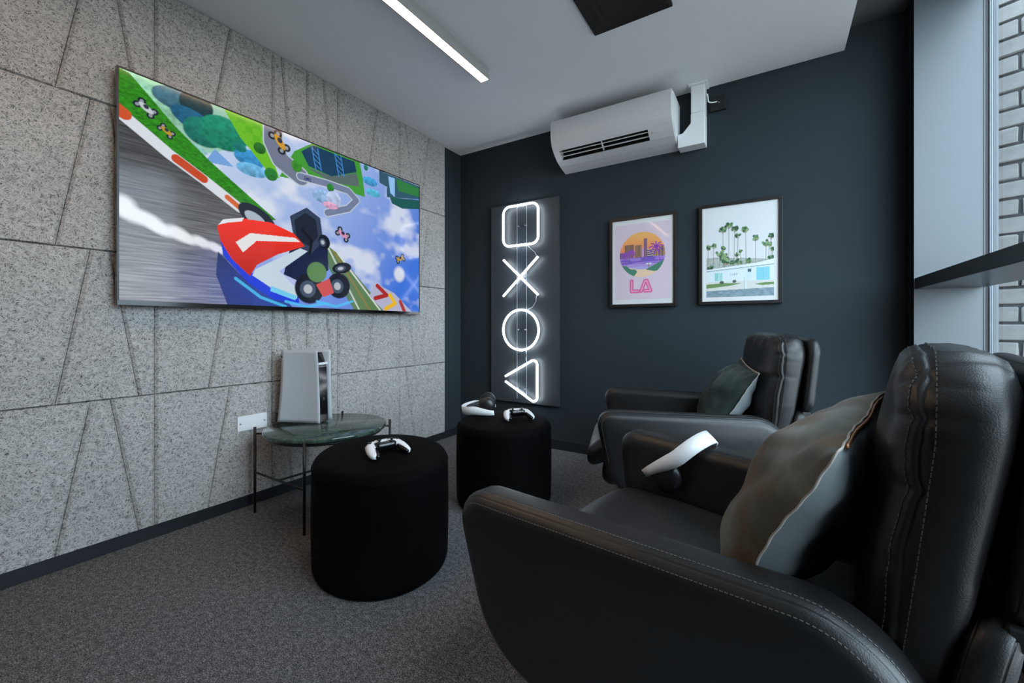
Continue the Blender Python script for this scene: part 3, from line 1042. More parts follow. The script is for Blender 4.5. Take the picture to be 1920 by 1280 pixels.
for (x, y, rx, ry) in ((975, 1128, 0.052, 0.092), (1115, 1115, 0.046, 0.082), (1045, 905, 0.022, 0.045), (1130, 1030, 0.040, 0.035)):
    cx, cy = tvp(x, y)
    pt.put(pt.ell(cx, cy, rx, ry, 0.08, 0.25), (16, 24, 40))
    pt.put(pt.ell(cx - 0.006, cy - 0.004, rx * 0.55, ry * 0.55, 0.15, 0.25), (70, 86, 110))
    pt.put(pt.ell(cx - 0.006, cy - 0.004, rx * 0.30, ry * 0.30, 0.15, 0.25), (190, 196, 206))
pt.put(pt.poly(TP([(1005, 1110), (1070, 1080), (1092, 1150), (1040, 1170)])), (214, 84, 84))
pt.put(pt.ell(*tvp(1010, 1050), 0.036, 0.062, 0.1, 0.3), (96, 140, 84))
for L_ in ([(860, 1190), (960, 1215), (1060, 1200)], [(1010, 1190), (1100, 1215), (1180, 1190)], [(620, 1080), (740, 1170), (860, 1215)]):
    pt.put(pt.line(TP(L_), 0.016), (80, 200, 255), 0.85)
pt.img *= 1.0
picture_mesh('screen', pt, (0.0590, -hw + BZ, BB), (0, 2 * hw - 2 * BZ, 0), (0, 0, hh - BB - BZ), M['screen'], tv)

# ---- two framed posters on the back wall
def poster(name, label, x0, x1, z0, z1, pnt, margin):
    t = thing(name, label, 'picture', ((x0 + x1) / 2, YB, z0))
    w, h = x1 - x0, z1 - z0
    fw, fd = 0.019, 0.030
    for lo, hi in (((-w / 2, -fd, 0), (w / 2, -0.001, fw)), ((-w / 2, -fd, h - fw), (w / 2, -0.001, h)),
                   ((-w / 2, -fd, fw), (-w / 2 + fw, -0.001, h - fw)), ((w / 2 - fw, -fd, fw), (w / 2, -0.001, h - fw))):
        box('frame_rail', lo, hi, M['frame_black'], t, 0.0012)
    box('mount', (-w / 2 + fw, -fd + 0.008, fw), (w / 2 - fw, -0.004, h - fw), M['paper'], t)
    ml, mr, mb, mt = margin
    iw, ih = w - 2 * fw, h - 2 * fw
    picture_mesh('print', pnt, (-iw / 2 + ml * iw, -fd + 0.0075, fw + mb * ih), (iw * (1 - ml - mr), 0, 0), (0, 0, ih * (1 - mb - mt)), M['print'], t, 0.82)
    return t


# poster with a sunset city in a disc, coordinates relative to the inside of the frame
p1 = Paint(230, 320, 0.712)
ml, mr, mb, mt = 0.05, 0.05, 0.055, 0.055
_X, _Y = p1.X * (1 - ml - mr) + ml, p1.Y * (1 - mb - mt) + mb
p1.X, p1.Y = _X, _Y
p1.img[:] = srgb((229, 210, 225))
disc = p1.ell(0.5, 0.578, 0.372, 0.265, 0.012)
g = np.clip((p1.Y - 0.60) / 0.22, 0, 1)[..., None]
p1.put(disc * (p1.Y > 0.548), srgb((255, 140, 96)) * (1 - g) + srgb((253, 192, 108)) * g)


def bld(x0, x1, zt, col, stripe=None, vert=True):
    mk = disc * p1.rect(x0, x1, 0.545, zt)
    p1.put(mk, col)
    if stripe:
        f = (np.floor(p1.X * 92) % 2) if vert else (np.floor(p1.Y * 88) % 2)
        p1.put(mk * f, stripe, 0.85)


bld(0.12, 0.22, 0.615, (96, 70, 120), (150, 120, 160), False)
bld(0.215, 0.37, 0.705, (112, 84, 86), (176, 130, 104))
bld(0.385, 0.50, 0.692, (120, 92, 88), (190, 146, 110))
bld(0.50, 0.53, 0.650, (214, 160, 214))
bld(0.53, 0.585, 0.762, (104, 78, 96), (160, 120, 150))
bld(0.585, 0.70, 0.635, (70, 54, 92), (232, 200, 190), False)
bld(0.70, 0.78, 0.628, (214, 160, 90), (90, 64, 90))
bld(0.78, 0.88, 0.655, (60, 50, 76), (226, 180, 100))
wv = p1.noise(5, 60, 21)
p1.put(disc * (p1.Y <= 0.548), (126, 96, 200))
p1.put(disc * (p1.Y <= 0.548) * (wv > 0.55), (176, 140, 226), 0.8)
p1.put(disc * (p1.Y <= 0.470), (198, 170, 232), 0.75)
p1.put(disc * (p1.Y <= 0.440), (178, 186, 240), 0.7)
p1.put(disc * (p1.Y < 0.425 - 0.02 * np.cos((p1.X - 0.5) * 9)), (251, 217, 182))
p1.put(disc * p1.poly([(0.10, 0.47), (0.24, 0.455), (0.31, 0.415), (0.40, 0.405), (0.42, 0.375), (0.34, 0.30), (0.1, 0.36)]), (74, 140, 116))
p1.put(disc * p1.poly([(0.90, 0.52), (0.78, 0.475), (0.66, 0.435), (0.56, 0.400), (0.70, 0.375), (0.9, 0.40)]), (74, 140, 116))


def palm(cx, cy, r, x0, y0, col):
    p1.put(disc * p1.line([(x0, y0), (cx, cy)], 0.006), col)
    for a in range(0, 360, 40):
        q = math.radians(a + 15)
        ex, ey = cx + math.cos(q) * r, cy + math.sin(q) * r * 0.62 - 0.012
        p1.put(disc * p1.line([(cx, cy), ((cx + ex) / 2, (cy + ey) / 2 + 0.014), (ex, ey)], 0.013), col)


palm(0.735, 0.655, 0.115, 0.80, 0.485, (140, 62, 186))
palm(0.22, 0.585, 0.060, 0.235, 0.46, (150, 84, 190))
palm(0.32, 0.605, 0.070, 0.255, 0.46, (150, 84, 190))
p1.put(p1.ell(0.612, 0.466, 0.050, 0.010, 0.3), (240, 240, 250))
p1.put(p1.line([(0.612, 0.480), (0.612, 0.455), (0.598, 0.430)], 0.008), (176, 120, 90))
p1.put(p1.line([(0.612, 0.455), (0.625, 0.430)], 0.007), (176, 120, 90))
PK, PL = (236, 98, 164), (250, 170, 208)
for w, c in ((0.044, PK), (0.016, PL)):
    p1.put(p1.line([(0.330, 0.272), (0.330, 0.150), (0.440, 0.150)], w), c)
    p1.put(p1.line([(0.487, 0.150), (0.553, 0.268), (0.580, 0.268), (0.640, 0.152), (0.552, 0.152)], w), c)
p1.X, p1.Y = np.meshgrid(np.linspace(0, 1, p1.nx), np.linspace(0, 1, p1.ny))
poster('framed_poster', 'black framed pink poster of a sunset city disc above the letters LA', -0.990, -0.540, 1.083, 1.706, p1, (ml, mr, mb, mt))

# poster with palms above a low white house
p2 = Paint(250, 320, 0.72)
ml, mr, mb, mt = 0.058, 0.058, 0.045, 0.0
p2.X, p2.Y = p2.X * (1 - ml - mr) + ml, p2.Y * (1 - mb - mt) + mb
p2.img[:] = srgb((229, 233, 236))
X2, Y2 = p2.X, p2.Y
hill = 0.455 + 0.012 * np.sin(X2 * 9) - 0.075 * np.clip(X2 - 0.55, 0, 1) * 2.2 + 0.006 * (p2.noise(30, 4, 31) - 0.5)
hm = (Y2 < hill).astype(float)
p2.put(hm, np.clip(srgb((176, 186, 180)) * (0.75 + 0.5 * p2.noise(60, 80, 32))[..., None], 0, 1))
rng = random.Random(4)


def fan_palm(cx, cy, r, base):
    p2.put(p2.line([(cx, cy), (cx + rng.uniform(-0.012, 0.012), base)], 0.005), (140, 128, 112))
    nz = p2.noise(90, 120, rng.randint(50, 99))
    for k in range(13):
        a = rng.uniform(0, 6.28)
        d = rng.uniform(0.25, 0.8)
        px, py = cx + math.cos(a) * r * d, cy + math.sin(a) * r * 0.62 * d
        p2.put(p2.ell(px, py, r * 0.36, r * 0.26, 0.5), np.clip(srgb(rng.choice([(56, 96, 66), (96, 138, 92), (140, 172, 120), (44, 76, 60)])) * (0.7 + 0.6 * nz)[..., None], 0, 1))
    p2.put(p2.ell(cx, cy - r * 0.55, r * 0.35, r * 0.18, 0.6), (150, 140, 104), 0.8)


for a in ((0.085, 0.577, 0.045, 0.37), (0.160, 0.590, 0.042, 0.36), (0.285, 0.760, 0.058, 0.36), (0.365, 0.795, 0.055, 0.36), (0.445, 0.750, 0.050, 0.37), (0.488, 0.678, 0.042, 0.40),
          (0.585, 0.735, 0.052, 0.37), (0.715, 0.640, 0.048, 0.39), (0.845, 0.575, 0.052, 0.40), (0.905, 0.640, 0.045, 0.40), (0.885, 0.560, 0.035, 0.40), (0.925, 0.510, 0.035, 0.40),
          (0.245, 0.510, 0.055, 0.36), (0.290, 0.560, 0.040, 0.36), (0.300, 0.460, 0.065, 0.35), (0.330, 0.420, 0.060, 0.35), (0.475, 0.480, 0.035, 0.38), (0.520, 0.510, 0.030, 0.38),
          (0.420, 0.400, 0.045, 0.36), (0.500, 0.410, 0.050, 0.36), (0.630, 0.410, 0.045, 0.37), (0.900, 0.430, 0.045, 0.38), (0.120, 0.350, 0.05, 0.33)):
    fan_palm(*a)
p2.put(p2.poly([(0, 0.335), (0, 0.322), (1, 0.362), (1, 0.425), (0.75, 0.385)]), (236, 242, 244))
p2.put(p2.poly([(0, 0.320), (1, 0.362), (1, 0.20), (0, 0.20)]), (226, 238, 242))
p2.put(p2.poly([(0, 0.322), (1, 0.366), (1, 0.358), (0, 0.313)]), (150, 170, 174))
p2.put(p2.rect(0.175, 0.225, 0.215, 0.300), (150, 214, 210))
p2.put(p2.rect(0.235, 0.280, 0.215, 0.302), (166, 222, 218))
p2.put(p2.rect(0.60, 0.66, 0.205, 0.335), (214, 234, 238))
p2.put(p2.rect(0.615, 0.660, 0.295, 0.325), (70, 100, 110))
p2.put(p2.rect(0.725, 0.890, 0.195, 0.338), (140, 214, 230))
p2.put(p2.rect(0.806, 0.810, 0.195, 0.338), (100, 180, 200))
DG = (120, 160, 160)
for x, glyph in ((0.386, '1'), (0.412, '1'), (0.440, '0'), (0.468, '7')):
    if glyph == '1':
        p2.put(p2.line([(x, 0.266), (x, 0.286)], 0.004), DG)
    elif glyph == '0':
        p2.put(np.clip(p2.ell(x, 0.276, 0.010, 0.011, 0.2) - p2.ell(x, 0.276, 0.005, 0.006, 0.2), 0, 1), DG)
    else:
        p2.put(p2.line([(x - 0.010, 0.286), (x + 0.008, 0.286), (x - 0.002, 0.266)], 0.004), DG)
p2.put((Y2 < 0.205).astype(float), (222, 222, 218))
p2.put(p2.poly([(0, 0.18), (0.30, 0.190), (0.54, 0.182), (0.38, 0.160), (0, 0.135)]), (110, 146, 84))
p2.put(p2.poly([(0.70, 0.168), (0.82, 0.180), (1, 0.184), (1, 0.160), (0.80, 0.152)]), (110, 146, 84))
p2.put(p2.ell(0.270, 0.198, 0.030, 0.016, 0.4), (70, 92, 76))
p2.put(p2.ell(0.440, 0.204, 0.026, 0.016, 0.4), (70, 92, 76))
p2.put(p2.rect(0.575, 0.600, 0.12, 0.235), (222, 240, 244))
p2.put(p2.line([(0.573, 0.12), (0.573, 0.235)], 0.003), (120, 150, 160))
p2.put((Y2 < 0.110 + 0.02 * X2).astype(float), np.clip(srgb((134, 158, 170)) * (0.75 + 0.5 * p2.noise(30, 90, 41))[..., None], 0, 1))
p2.X, p2.Y = np.meshgrid(np.linspace(0, 1, p2.nx), np.linspace(0, 1, p2.ny))
poster('framed_poster', 'black framed print of tall palms over a low white house with blue doors', -0.403, 0.046, 1.085, 1.714, p2, (ml, mr, mb, mt))

# ------------------------------------------------------------------ neon sign
sg = thing('neon_sign', 'tall dark board with glowing white neon square, cross, circle and triangle', 'neon sign', (-1.705, YB, 0.332))
SX, SZ = -1.705, 0.332


def S(x, z, d):
    return (x - SX, -d, z - SZ)


box('board', S(-2.018, 0.332, 0.030), S(-1.390, 1.945, 0.001), M['board'], sg, 0.002)
TD = 0.070       # tubes stand this far from the wall
RT = 0.0084


def rounded_path(pts, n=220):
    o = rounded_outline(pts, n)
    return o


sq = rounded_path([(-1.868, 1.594, 0.058), (-1.546, 1.594, 0.058), (-1.546, 1.912, 0.058), (-1.868, 1.912, 0.058)])
tubes = {'square_tube': ([S(x, z, TD) for x, z in sq], True),
         'circle_tube': ([S(-1.705 + 0.163 * math.cos(2 * math.pi * k / 96), 0.919 + 0.160 * math.sin(2 * math.pi * k / 96), TD) for k in range(96)], True)}
for nm, (P, cl_) in tubes.items():
    tube(nm, P, RT, M['neon'], sg, 12, cl_)
for nm, a, b_, dz in (('cross_tube', (-1.866, 1.487), (-1.546, 1.192), 0.0), ('cross_tube', (-1.866, 1.192), (-1.546, 1.487), 0.004)):
    tube(nm, [S(a[0] + (b_[0] - a[0]) * t, a[1] + (b_[1] - a[1]) * t, TD + dz) for t in np.linspace(0, 1, 20)], RT, M['neon'], sg, 12)
tri = rounded_path([(-1.885, 0.522, 0.010), (-1.556, 0.340, 0.032), (-1.556, 0.704, 0.032)], 260)
keep = [p for p in tri if p[0] > -1.845]
st = max(range(len(tri)), key=lambda k: np.linalg.norm(tri[k] - np.array([-1.556, 0.522])))
seq = [tri[(st + k) % len(tri)] for k in range(len(tri))]
seq = [p for p in seq if p[0] > -1.850]
tube('triangle_tube', [S(p[0], p[1], TD) for p in seq], RT, M['neon'], sg, 12)
# clear acrylic strip with bright cut edges, behind the tubes
box('acrylic_strip', S(-1.746, 0.37, 0.056), S(-1.660, 1.905, 0.052), M['acrylic'], sg)
M['acr_edge'] = mat('acrylic_edge', (0.35, 0.38, 0.42), 0.3, var=0.02)
for x in (-1.7475, -1.6605):
    box('acrylic_edge', S(x, 0.37, 0.0565), S(x + 0.0018, 1.905, 0.0515), M['acr_edge'], sg)
for zz in (1.75, 1.34, 0.92, 0.45):
    for x in (-1.735, -1.672):
        tube('standoff', [S(x, zz, 0.030), S(x, zz, 0.058)], 0.004, M['silver'], sg, 10)
M['wire'] = mat('clear_wire', (0.45, 0.47, 0.50), 0.35, var=0.02)
tube('link_wire', [S(-1.645, 1.586, 0.066), S(-1.615, 1.555, 0.06), S(-1.580, 1.525, 0.06), S(-1.565, 1.500, 0.066)], 0.0022, M['wire'], sg, 8)
tube('link_wire', [S(-1.565, 1.185, 0.066), S(-1.572, 1.140, 0.06), S(-1.60, 1.10, 0.06), S(-1.645, 1.078, 0.066)], 0.0022, M['wire'], sg, 8)
tube('link_wire', [S(-1.66, 0.760, 0.066), S(-1.655, 0.720, 0.06), S(-1.662, 0.690, 0.06), S(-1.645, 0.652, 0.066)], 0.0022, M['wire'], sg, 8)

# ------------------------------------------------------------------ blank socket plate on the left wall
bp_ = thing('blank_wall_plate', 'white blank double wall plate with two screws beside the marble table', 'wall plate', (XP, 1.155, 0.402))
box('plate', (0.0005, -0.074, 0.0), (0.009, 0.074, 0.078), M['plate_white'], bp_, 0.002)
for y in (-0.060, 0.060):
    s_ = lathe('screw', [(0.0042, 0.0), (0.0042, 0.001), (0.003, 0.0016)], M['silver'], bp_, 12)
    s_.rotation_euler = (0, math.pi / 2, 0)
    s_.location = (0.009, y, 0.039)

# ------------------------------------------------------------------ marble side table
TCX, TCY, TZ, TR = -1.988, 1.352, 0.431, 0.296
tb = thing('side_table', 'round green marble side table on thin black metal legs', 'table', (TCX, TCY, 0))
lathe('marble_top', [(TR - 0.004, TZ - 0.020), (TR, TZ - 0.017), (TR, TZ - 0.003), (TR - 0.003, TZ)], M['marble'], tb, 96)
ringz = TZ - 0.030
tube('ring', [(0.270 * math.cos(2 * math.pi * k / 72), 0.270 * math.sin(2 * math.pi * k / 72), ringz) for k in range(72)], 0.009, M['black_metal'], tb, 8, True)
LEG = [(-0.255, -0.235), (0.180, -0.238), (0.192, 0.252), (-0.225, 0.255)]
for (x, y) in LEG:
    r_ = math.hypot(x, y)
    lg = tube('leg', [(x, y, 0.0), (x, y, TZ - 0.012 if r_ < 0.30 else TZ + 0.004)], 0.0068, M['black_metal'], tb, 10)
    tube('bracket', [(x, y, ringz), (x * 0.268 / r_, y * 0.268 / r_, ringz)], 0.005, M['black_metal'], lg, 8)
zb = 0.205
tube('brace', [(LEG[0][0], LEG[0][1], zb), (LEG[1][0], LEG[1][1], zb)], 0.0055, M['black_metal'], tb, 8)
tube('brace', [(LEG[2][0], LEG[2][1], zb), (LEG[3][0], LEG[3][1], zb)], 0.0055, M['black_metal'], tb, 8)
tube('brace', [((LEG[0][0] + LEG[1][0]) / 2, LEG[0][1], zb), ((LEG[2][0] + LEG[3][0]) / 2, LEG[2][1], zb)], 0.0055, M['black_metal'], tb, 8)

# ------------------------------------------------------------------ games console standing on the table
CA = math.atan2(0.097, 0.226)
cs_ = thing('games_console', 'white and black upright games console standing on the green marble table', 'games console', (-2.148, 1.292, TZ + 0.0005), CA)
# local x = depth (front at +x), local y = thickness, near plate at y=0


def console_plate(y_in, sgn):
    """flaring curved cover plate, grid over depth and height"""
    nx, nz = 14, 22
    v, f = [], []
    for layer in (0, 1):
        for j in range(nz + 1):
            w = j / nz
            z = 0.002 + 0.386 * w
            x0 = -0.128 + 0.030 * w + 0.004 * math.sin(w * math.pi)
            x1 = 0.122 - 0.012 * w
            for i in range(nx + 1):
                q = i / nx
                x = x0 + (x1 - x0) * q
                flare = 0.013 * (w ** 2.2) + 0.006 * (1 - w) ** 2 + 0.007 * (2 * q - 1) ** 2
                y = y_in + sgn * (flare + 0.004 * layer)
                zz = z + (0.004 * math.sin(q * math.pi) if j == nz else 0.0)
                v.append((x, y, zz))
    n1 = (nx + 1) * (nz + 1)

    def id_(l, j, i):
        return l * n1 + j * (nx + 1) + i
    for j in range(nz):
        for i in range(nx):
            for l in (0, 1):
                f.append((id_(l, j, i), id_(l, j, i + 1), id_(l, j + 1, i + 1), id_(l, j + 1, i)))
    for j in range(nz):
        for i in (0, nx):
            f.append((id_(0, j, i), id_(0, j + 1, i), id_(1, j + 1, i), id_(1, j, i)))
    for i in range(nx):
        for j in (0, nz):
            f.append((id_(0, j, i), id_(0, j, i + 1), id_(1, j, i + 1), id_(1, j, i)))
    return from_py('cover_plate', v, f, M['console_white'], cs_, True)


core = prism('core', [(-0.112, 0.0), (0.112, 0.0), (0.108, 0.12), (0.102, 0.30), (0.075, 0.375), (-0.095, 0.375)], 'y', 0.020, 0.096, M['gloss_black'], cs_, 0.004)
console_plate(0.018, -1)
console_plate(0.098, 1)
prism('vent_strip', [(0.095, 0.306), (0.106, 0.310), (0.1045, 0.322), (0.095, 0.320)], 'y', 0.019, 0.097, M['plate_white'], cs_)
box('power_button', (0.104, 0.056, 0.150), (0.1085, 0.059, 0.166), M['silver'], cs_)
box('usb_port', (0.105, 0.055, 0.118), (0.1095, 0.061, 0.130), M['silver'], cs_)
mk = box('logo_mark', (-0.098, -0.0135, 0.358), (-0.092, -0.0125, 0.364), M['matte_black'], cs_)
box('logo_mark', (-0.108, -0.0128, 0.352), (-0.104, -0.0118, 0.358), M['matte_black'], cs_)
box('logo_mark', (-0.096, -0.0128, 0.350), (-0.086, -0.0118, 0.356), M['matte_black'], cs_)
box('stand_post', (-0.146, 0.008, 0.0), (-0.131, 0.040, 0.048), M['matte_black'], cs_, 0.004)
box('stand_post', (0.050, 0.130, 0.0), (0.062, 0.150, 0.078), M['matte_black'], cs_, 0.003)
bm = bmesh.new()
add_box(bm, (-0.146, 0.041, 0.0), (-0.131, 0.150, 0.006))
add_box(bm, (-0.130, 0.138, 0.0), (0.049, 0.150, 0.006))
from_bm('stand_rail', bm, M['matte_black'], cs_)

# ------------------------------------------------------------------ poufs
def pouf(label, x, y, ra, rb, ang, H):
    t = thing('pouf', label, 'pouf', (x, y, 0.0), math.radians(ang))
    R = ra
    prof = [(R - 0.016, 0.0), (R - 0.006, 0.006), (R - 0.001, 0.020)]
    for k in range(10):
        w = k / 9
        prof.append((R + 0.003 * math.sin(w * math.pi), 0.035 + (H - 0.090) * w))
    rc = 0.040
    for k in range(1, 9):
        a = k / 8 * math.pi / 2
        prof.append((R - rc * (1 - math.cos(a)), H - 0.012 - rc + rc * math.sin(a)))
    prof += [(R * 0.6, H - 0.004), (R * 0.3, H - 0.0005), (0.01, H)]
    b_ = lathe('body', prof, M['pouf'], t, 72)
    sc_ = Matrix.Diagonal((1, rb / ra, 1, 1))
    b_.data.transform(sc_)
    zs = H - 0.046
    tube('seam', [((R - 0.0005) * math.cos(2 * math.pi * k / 96), (R - 0.0005) * rb / ra * math.sin(2 * math.pi * k / 96), zs) for k in range(96)], 0.0022, M['pouf'], t, 6, True)
    return t


PH = 0.443
pouf('round black velvet pouf with one white controller, in front of the marble table', -1.376, 1.188, 0.312, 0.266, 145, PH)
pouf('round black velvet pouf holding a headset and a controller near the neon sign', -1.270, 1.950, 0.285, 0.260, 122, PH)

# ------------------------------------------------------------------ game controllers
def controller(label, x, y, z, rotz, tilt=0.0):
    t = thing('game_controller', label, 'controller', (x, y, z), rotz, 'white game controllers')
    t.rotation_euler = (tilt, 0, rotz)
    # local: x across, +y away from the player, z up
    path = [(-0.066, -0.066, 0.013), (-0.068, -0.055, 0.0145), (-0.0675, -0.038, 0.018), (-0.064, -0.016, 0.024), (-0.056, 0.008, 0.029), (-0.042, 0.022, 0.031), (-0.022, 0.027, 0.031), (0, 0.028, 0.031)]
    rad = [0.009, 0.0145, 0.0175, 0.0195, 0.022, 0.0225, 0.0215, 0.021]
    P = path + [(-a, b, c) for a, b, c in path[-2::-1]]
    Rr = rad + rad[-2::-1]
    bm = bmesh.new()
    add_tube(bm, P, Rr, 16, flat=(1.0, 0.86))
    o = from_bm('shell', bm, M['white_plastic'], t, True)
    for s in (-1, 1):
        tube('grip_inlay', [(s * 0.0615, -0.071, 0.014), (s * 0.0575, -0.060, 0.0165), (s * 0.052, -0.040, 0.0215), (s * 0.046, -0.018, 0.029)], [0.0075, 0.0095, 0.0105, 0.009], M['gloss_black'], t, 10)
    pl = rounded_outline([(-0.040, -0.022, 0.012), (0.040, -0.022, 0.012), (0.046, 0.020, 0.014), (-0.046, 0.020, 0.014)], 60)
    pad('centre_plate', pl, [(0.018, 0.0), (0.0455, 0.0), (0.0475, 0.0025)], lambda a, b, h: (a, b, h), M['gloss_black'], t, 0, 0.001)
    tp = rounded_outline([(-0.024, 0.012, 0.005), (0.024, 0.012, 0.005), (0.029, 0.044, 0.006), (-0.029, 0.044, 0.006)], 48)
    pad('touchpad', tp, [(0.040, 0.0), (0.0502, 0.0), (0.0514, 0.0015)], lambda a, b, h: (a, b, h - 0.12 * max(0, b - 0.02)), M['white_plastic'], t, 0, 0.0006)
    for s in (-1, 1):
        k_ = lathe('thumbstick', [(0.0115, 0.0), (0.0115, 0.002), (0.0045, 0.004), (0.0045, 0.010), (0.0088, 0.0115), (0.0092, 0.0135), (0.0065, 0.0135)], M['matte_black'], t, 24)
        k_.location = (s * 0.026, -0.004, 0.0475)
        tube('shoulder_button', [(s * 0.058, 0.032, 0.030), (s * 0.048, 0.042, 0.033), (s * 0.036, 0.046, 0.034)], 0.009, M['matte_black'], t, 10)
    for a in range(4):
        q = a * math.pi / 2
        b_ = lathe('face_button', [(0.0042, 0.0), (0.0042, 0.002), (0.003, 0.003)], M['gloss_black'], t, 16)
        b_.location = (0.056 + 0.0095 * math.cos(q), 0.018 + 0.0095 * math.sin(q), 0.0485)
    bm = bmesh.new()
    add_box(bm, (-0.066, 0.016, 0.046), (-0.046, 0.0215, 0.0505))
    add_box(bm, (-0.0585, 0.008, 0.046), (-0.0535, 0.016, 0.0505))
    add_box(bm, (-0.0585, 0.0215, 0.046), (-0.0535, 0.0295, 0.0505))
    from_bm('direction_pad', bm, M['gloss_black'], t)
    return t


controller('white game controller lying alone on the pouf before the marble table', -1.315, 1.150, PH - 0.003, math.radians(74))
controller('white game controller next to the headset on the pouf near the neon sign', -1.198, 1.972, PH - 0.003, math.radians(50))


# ------------------------------------------------------------------ headsets
def headset(label, Mx):
    """local: x from cup to cup, z up towards the crown, y = width of the band"""
    t = thing('headset', label, 'headset', (0, 0, 0), 0, 'white and black headsets')
    t.matrix_world = Mx

    def ribbon(name, pts, w, th, m):
        # pts: (x, z, half width scale, y shift)
        v, f = [], []
        n = len(pts)
        for i, (x, z, ws, ys) in enumerate(pts):
            a = pts[max(0, i - 1)]
            b_ = pts[min(n - 1, i + 1)]
            tx_, tz_ = b_[0] - a[0], b_[1] - a[1]
            l = math.hypot(tx_, tz_)
            nx_, nz_ = -tz_ / l * th / 2, tx_ / l * th / 2
            hwid = w * ws / 2
            v += [(x + nx_, ys - hwid, z + nz_), (x + nx_ * 1.25, ys, z + nz_ * 1.25), (x + nx_, ys + hwid, z + nz_), (x - nx_, ys + hwid, z - nz_), (x - nx_, ys - hwid, z - nz_)]
        for i in range(n - 1):
            for k in range(5):
                f.append((i * 5 + k, i * 5 + (k + 1) % 5, (i + 1) * 5 + (k + 1) % 5, (i + 1) * 5 + k))
        f.append((0, 1, 2, 3, 4)); f.append(tuple((n - 1) * 5 + k for k in range(5))[::-1])
        return from_py(name, v, f, m, t, True)
    outer = []
    for k in range(61):
        q = k / 60
        a = math.pi * (1 - q)
        x = 0.113 * math.copysign(abs(math.cos(a)) ** 0.85, math.cos(a))
        z = 0.185 * abs(math.sin(a)) ** 0.72
        e = abs(2 * q - 1)
        ws = 1.0 - 0.45 * max(0, (e - 0.72) / 0.28) ** 1.4
        ys = 0.030 * max(0, (e - 0.62) / 0.38) ** 1.6
        outer.append((x, z - 0.012, ws, ys))
    ribbon('outer_band', outer, 0.046, 0.005, M['white_plastic'])
    inner = [(0.098 * math.cos(math.pi * (1 - k / 30)), 0.020 + 0.125 * abs(math.sin(math.pi * (1 - k / 30))) ** 0.75, 1.0, 0.0) for k in range(31)]
    ribbon('inner_strap', inner, 0.030, 0.006, M['grey_fabric'])
    for s in (-1, 1):
        c_ = lathe('ear_cup', [(0.001, 0.026), (0.022, 0.0245), (0.038, 0.0185), (0.047, 0.009), (0.0495, 0.0), (0.047, -0.006), (0.040, -0.008)][::-1], M['black_plastic'], t, 40)
        c_.rotation_euler = (0, s * math.pi / 2, 0)
        c_.location = (s * 0.085, -0.012, 0.026)
        p_ = lathe('ear_pad', [(0.020, -0.020), (0.034, -0.022), (0.040, -0.016), (0.040, -0.009), (0.036, -0.007)], M['matte_black'], c_, 40)
    return t


def frame_matrix(o, ex, ez):
    ex = Vector(ex).normalized()
    ez = Vector(ez)
    ez = (ez - ex * ez.dot(ex)).normalized()
    ey = ez.cross(ex)
    return Matrix(((ex.x, ey.x, ez.x, o[0]), (ex.y, ey.y, ez.y, o[1]), (ex.z, ey.z, ez.z, o[2]), (0, 0, 0, 1)))


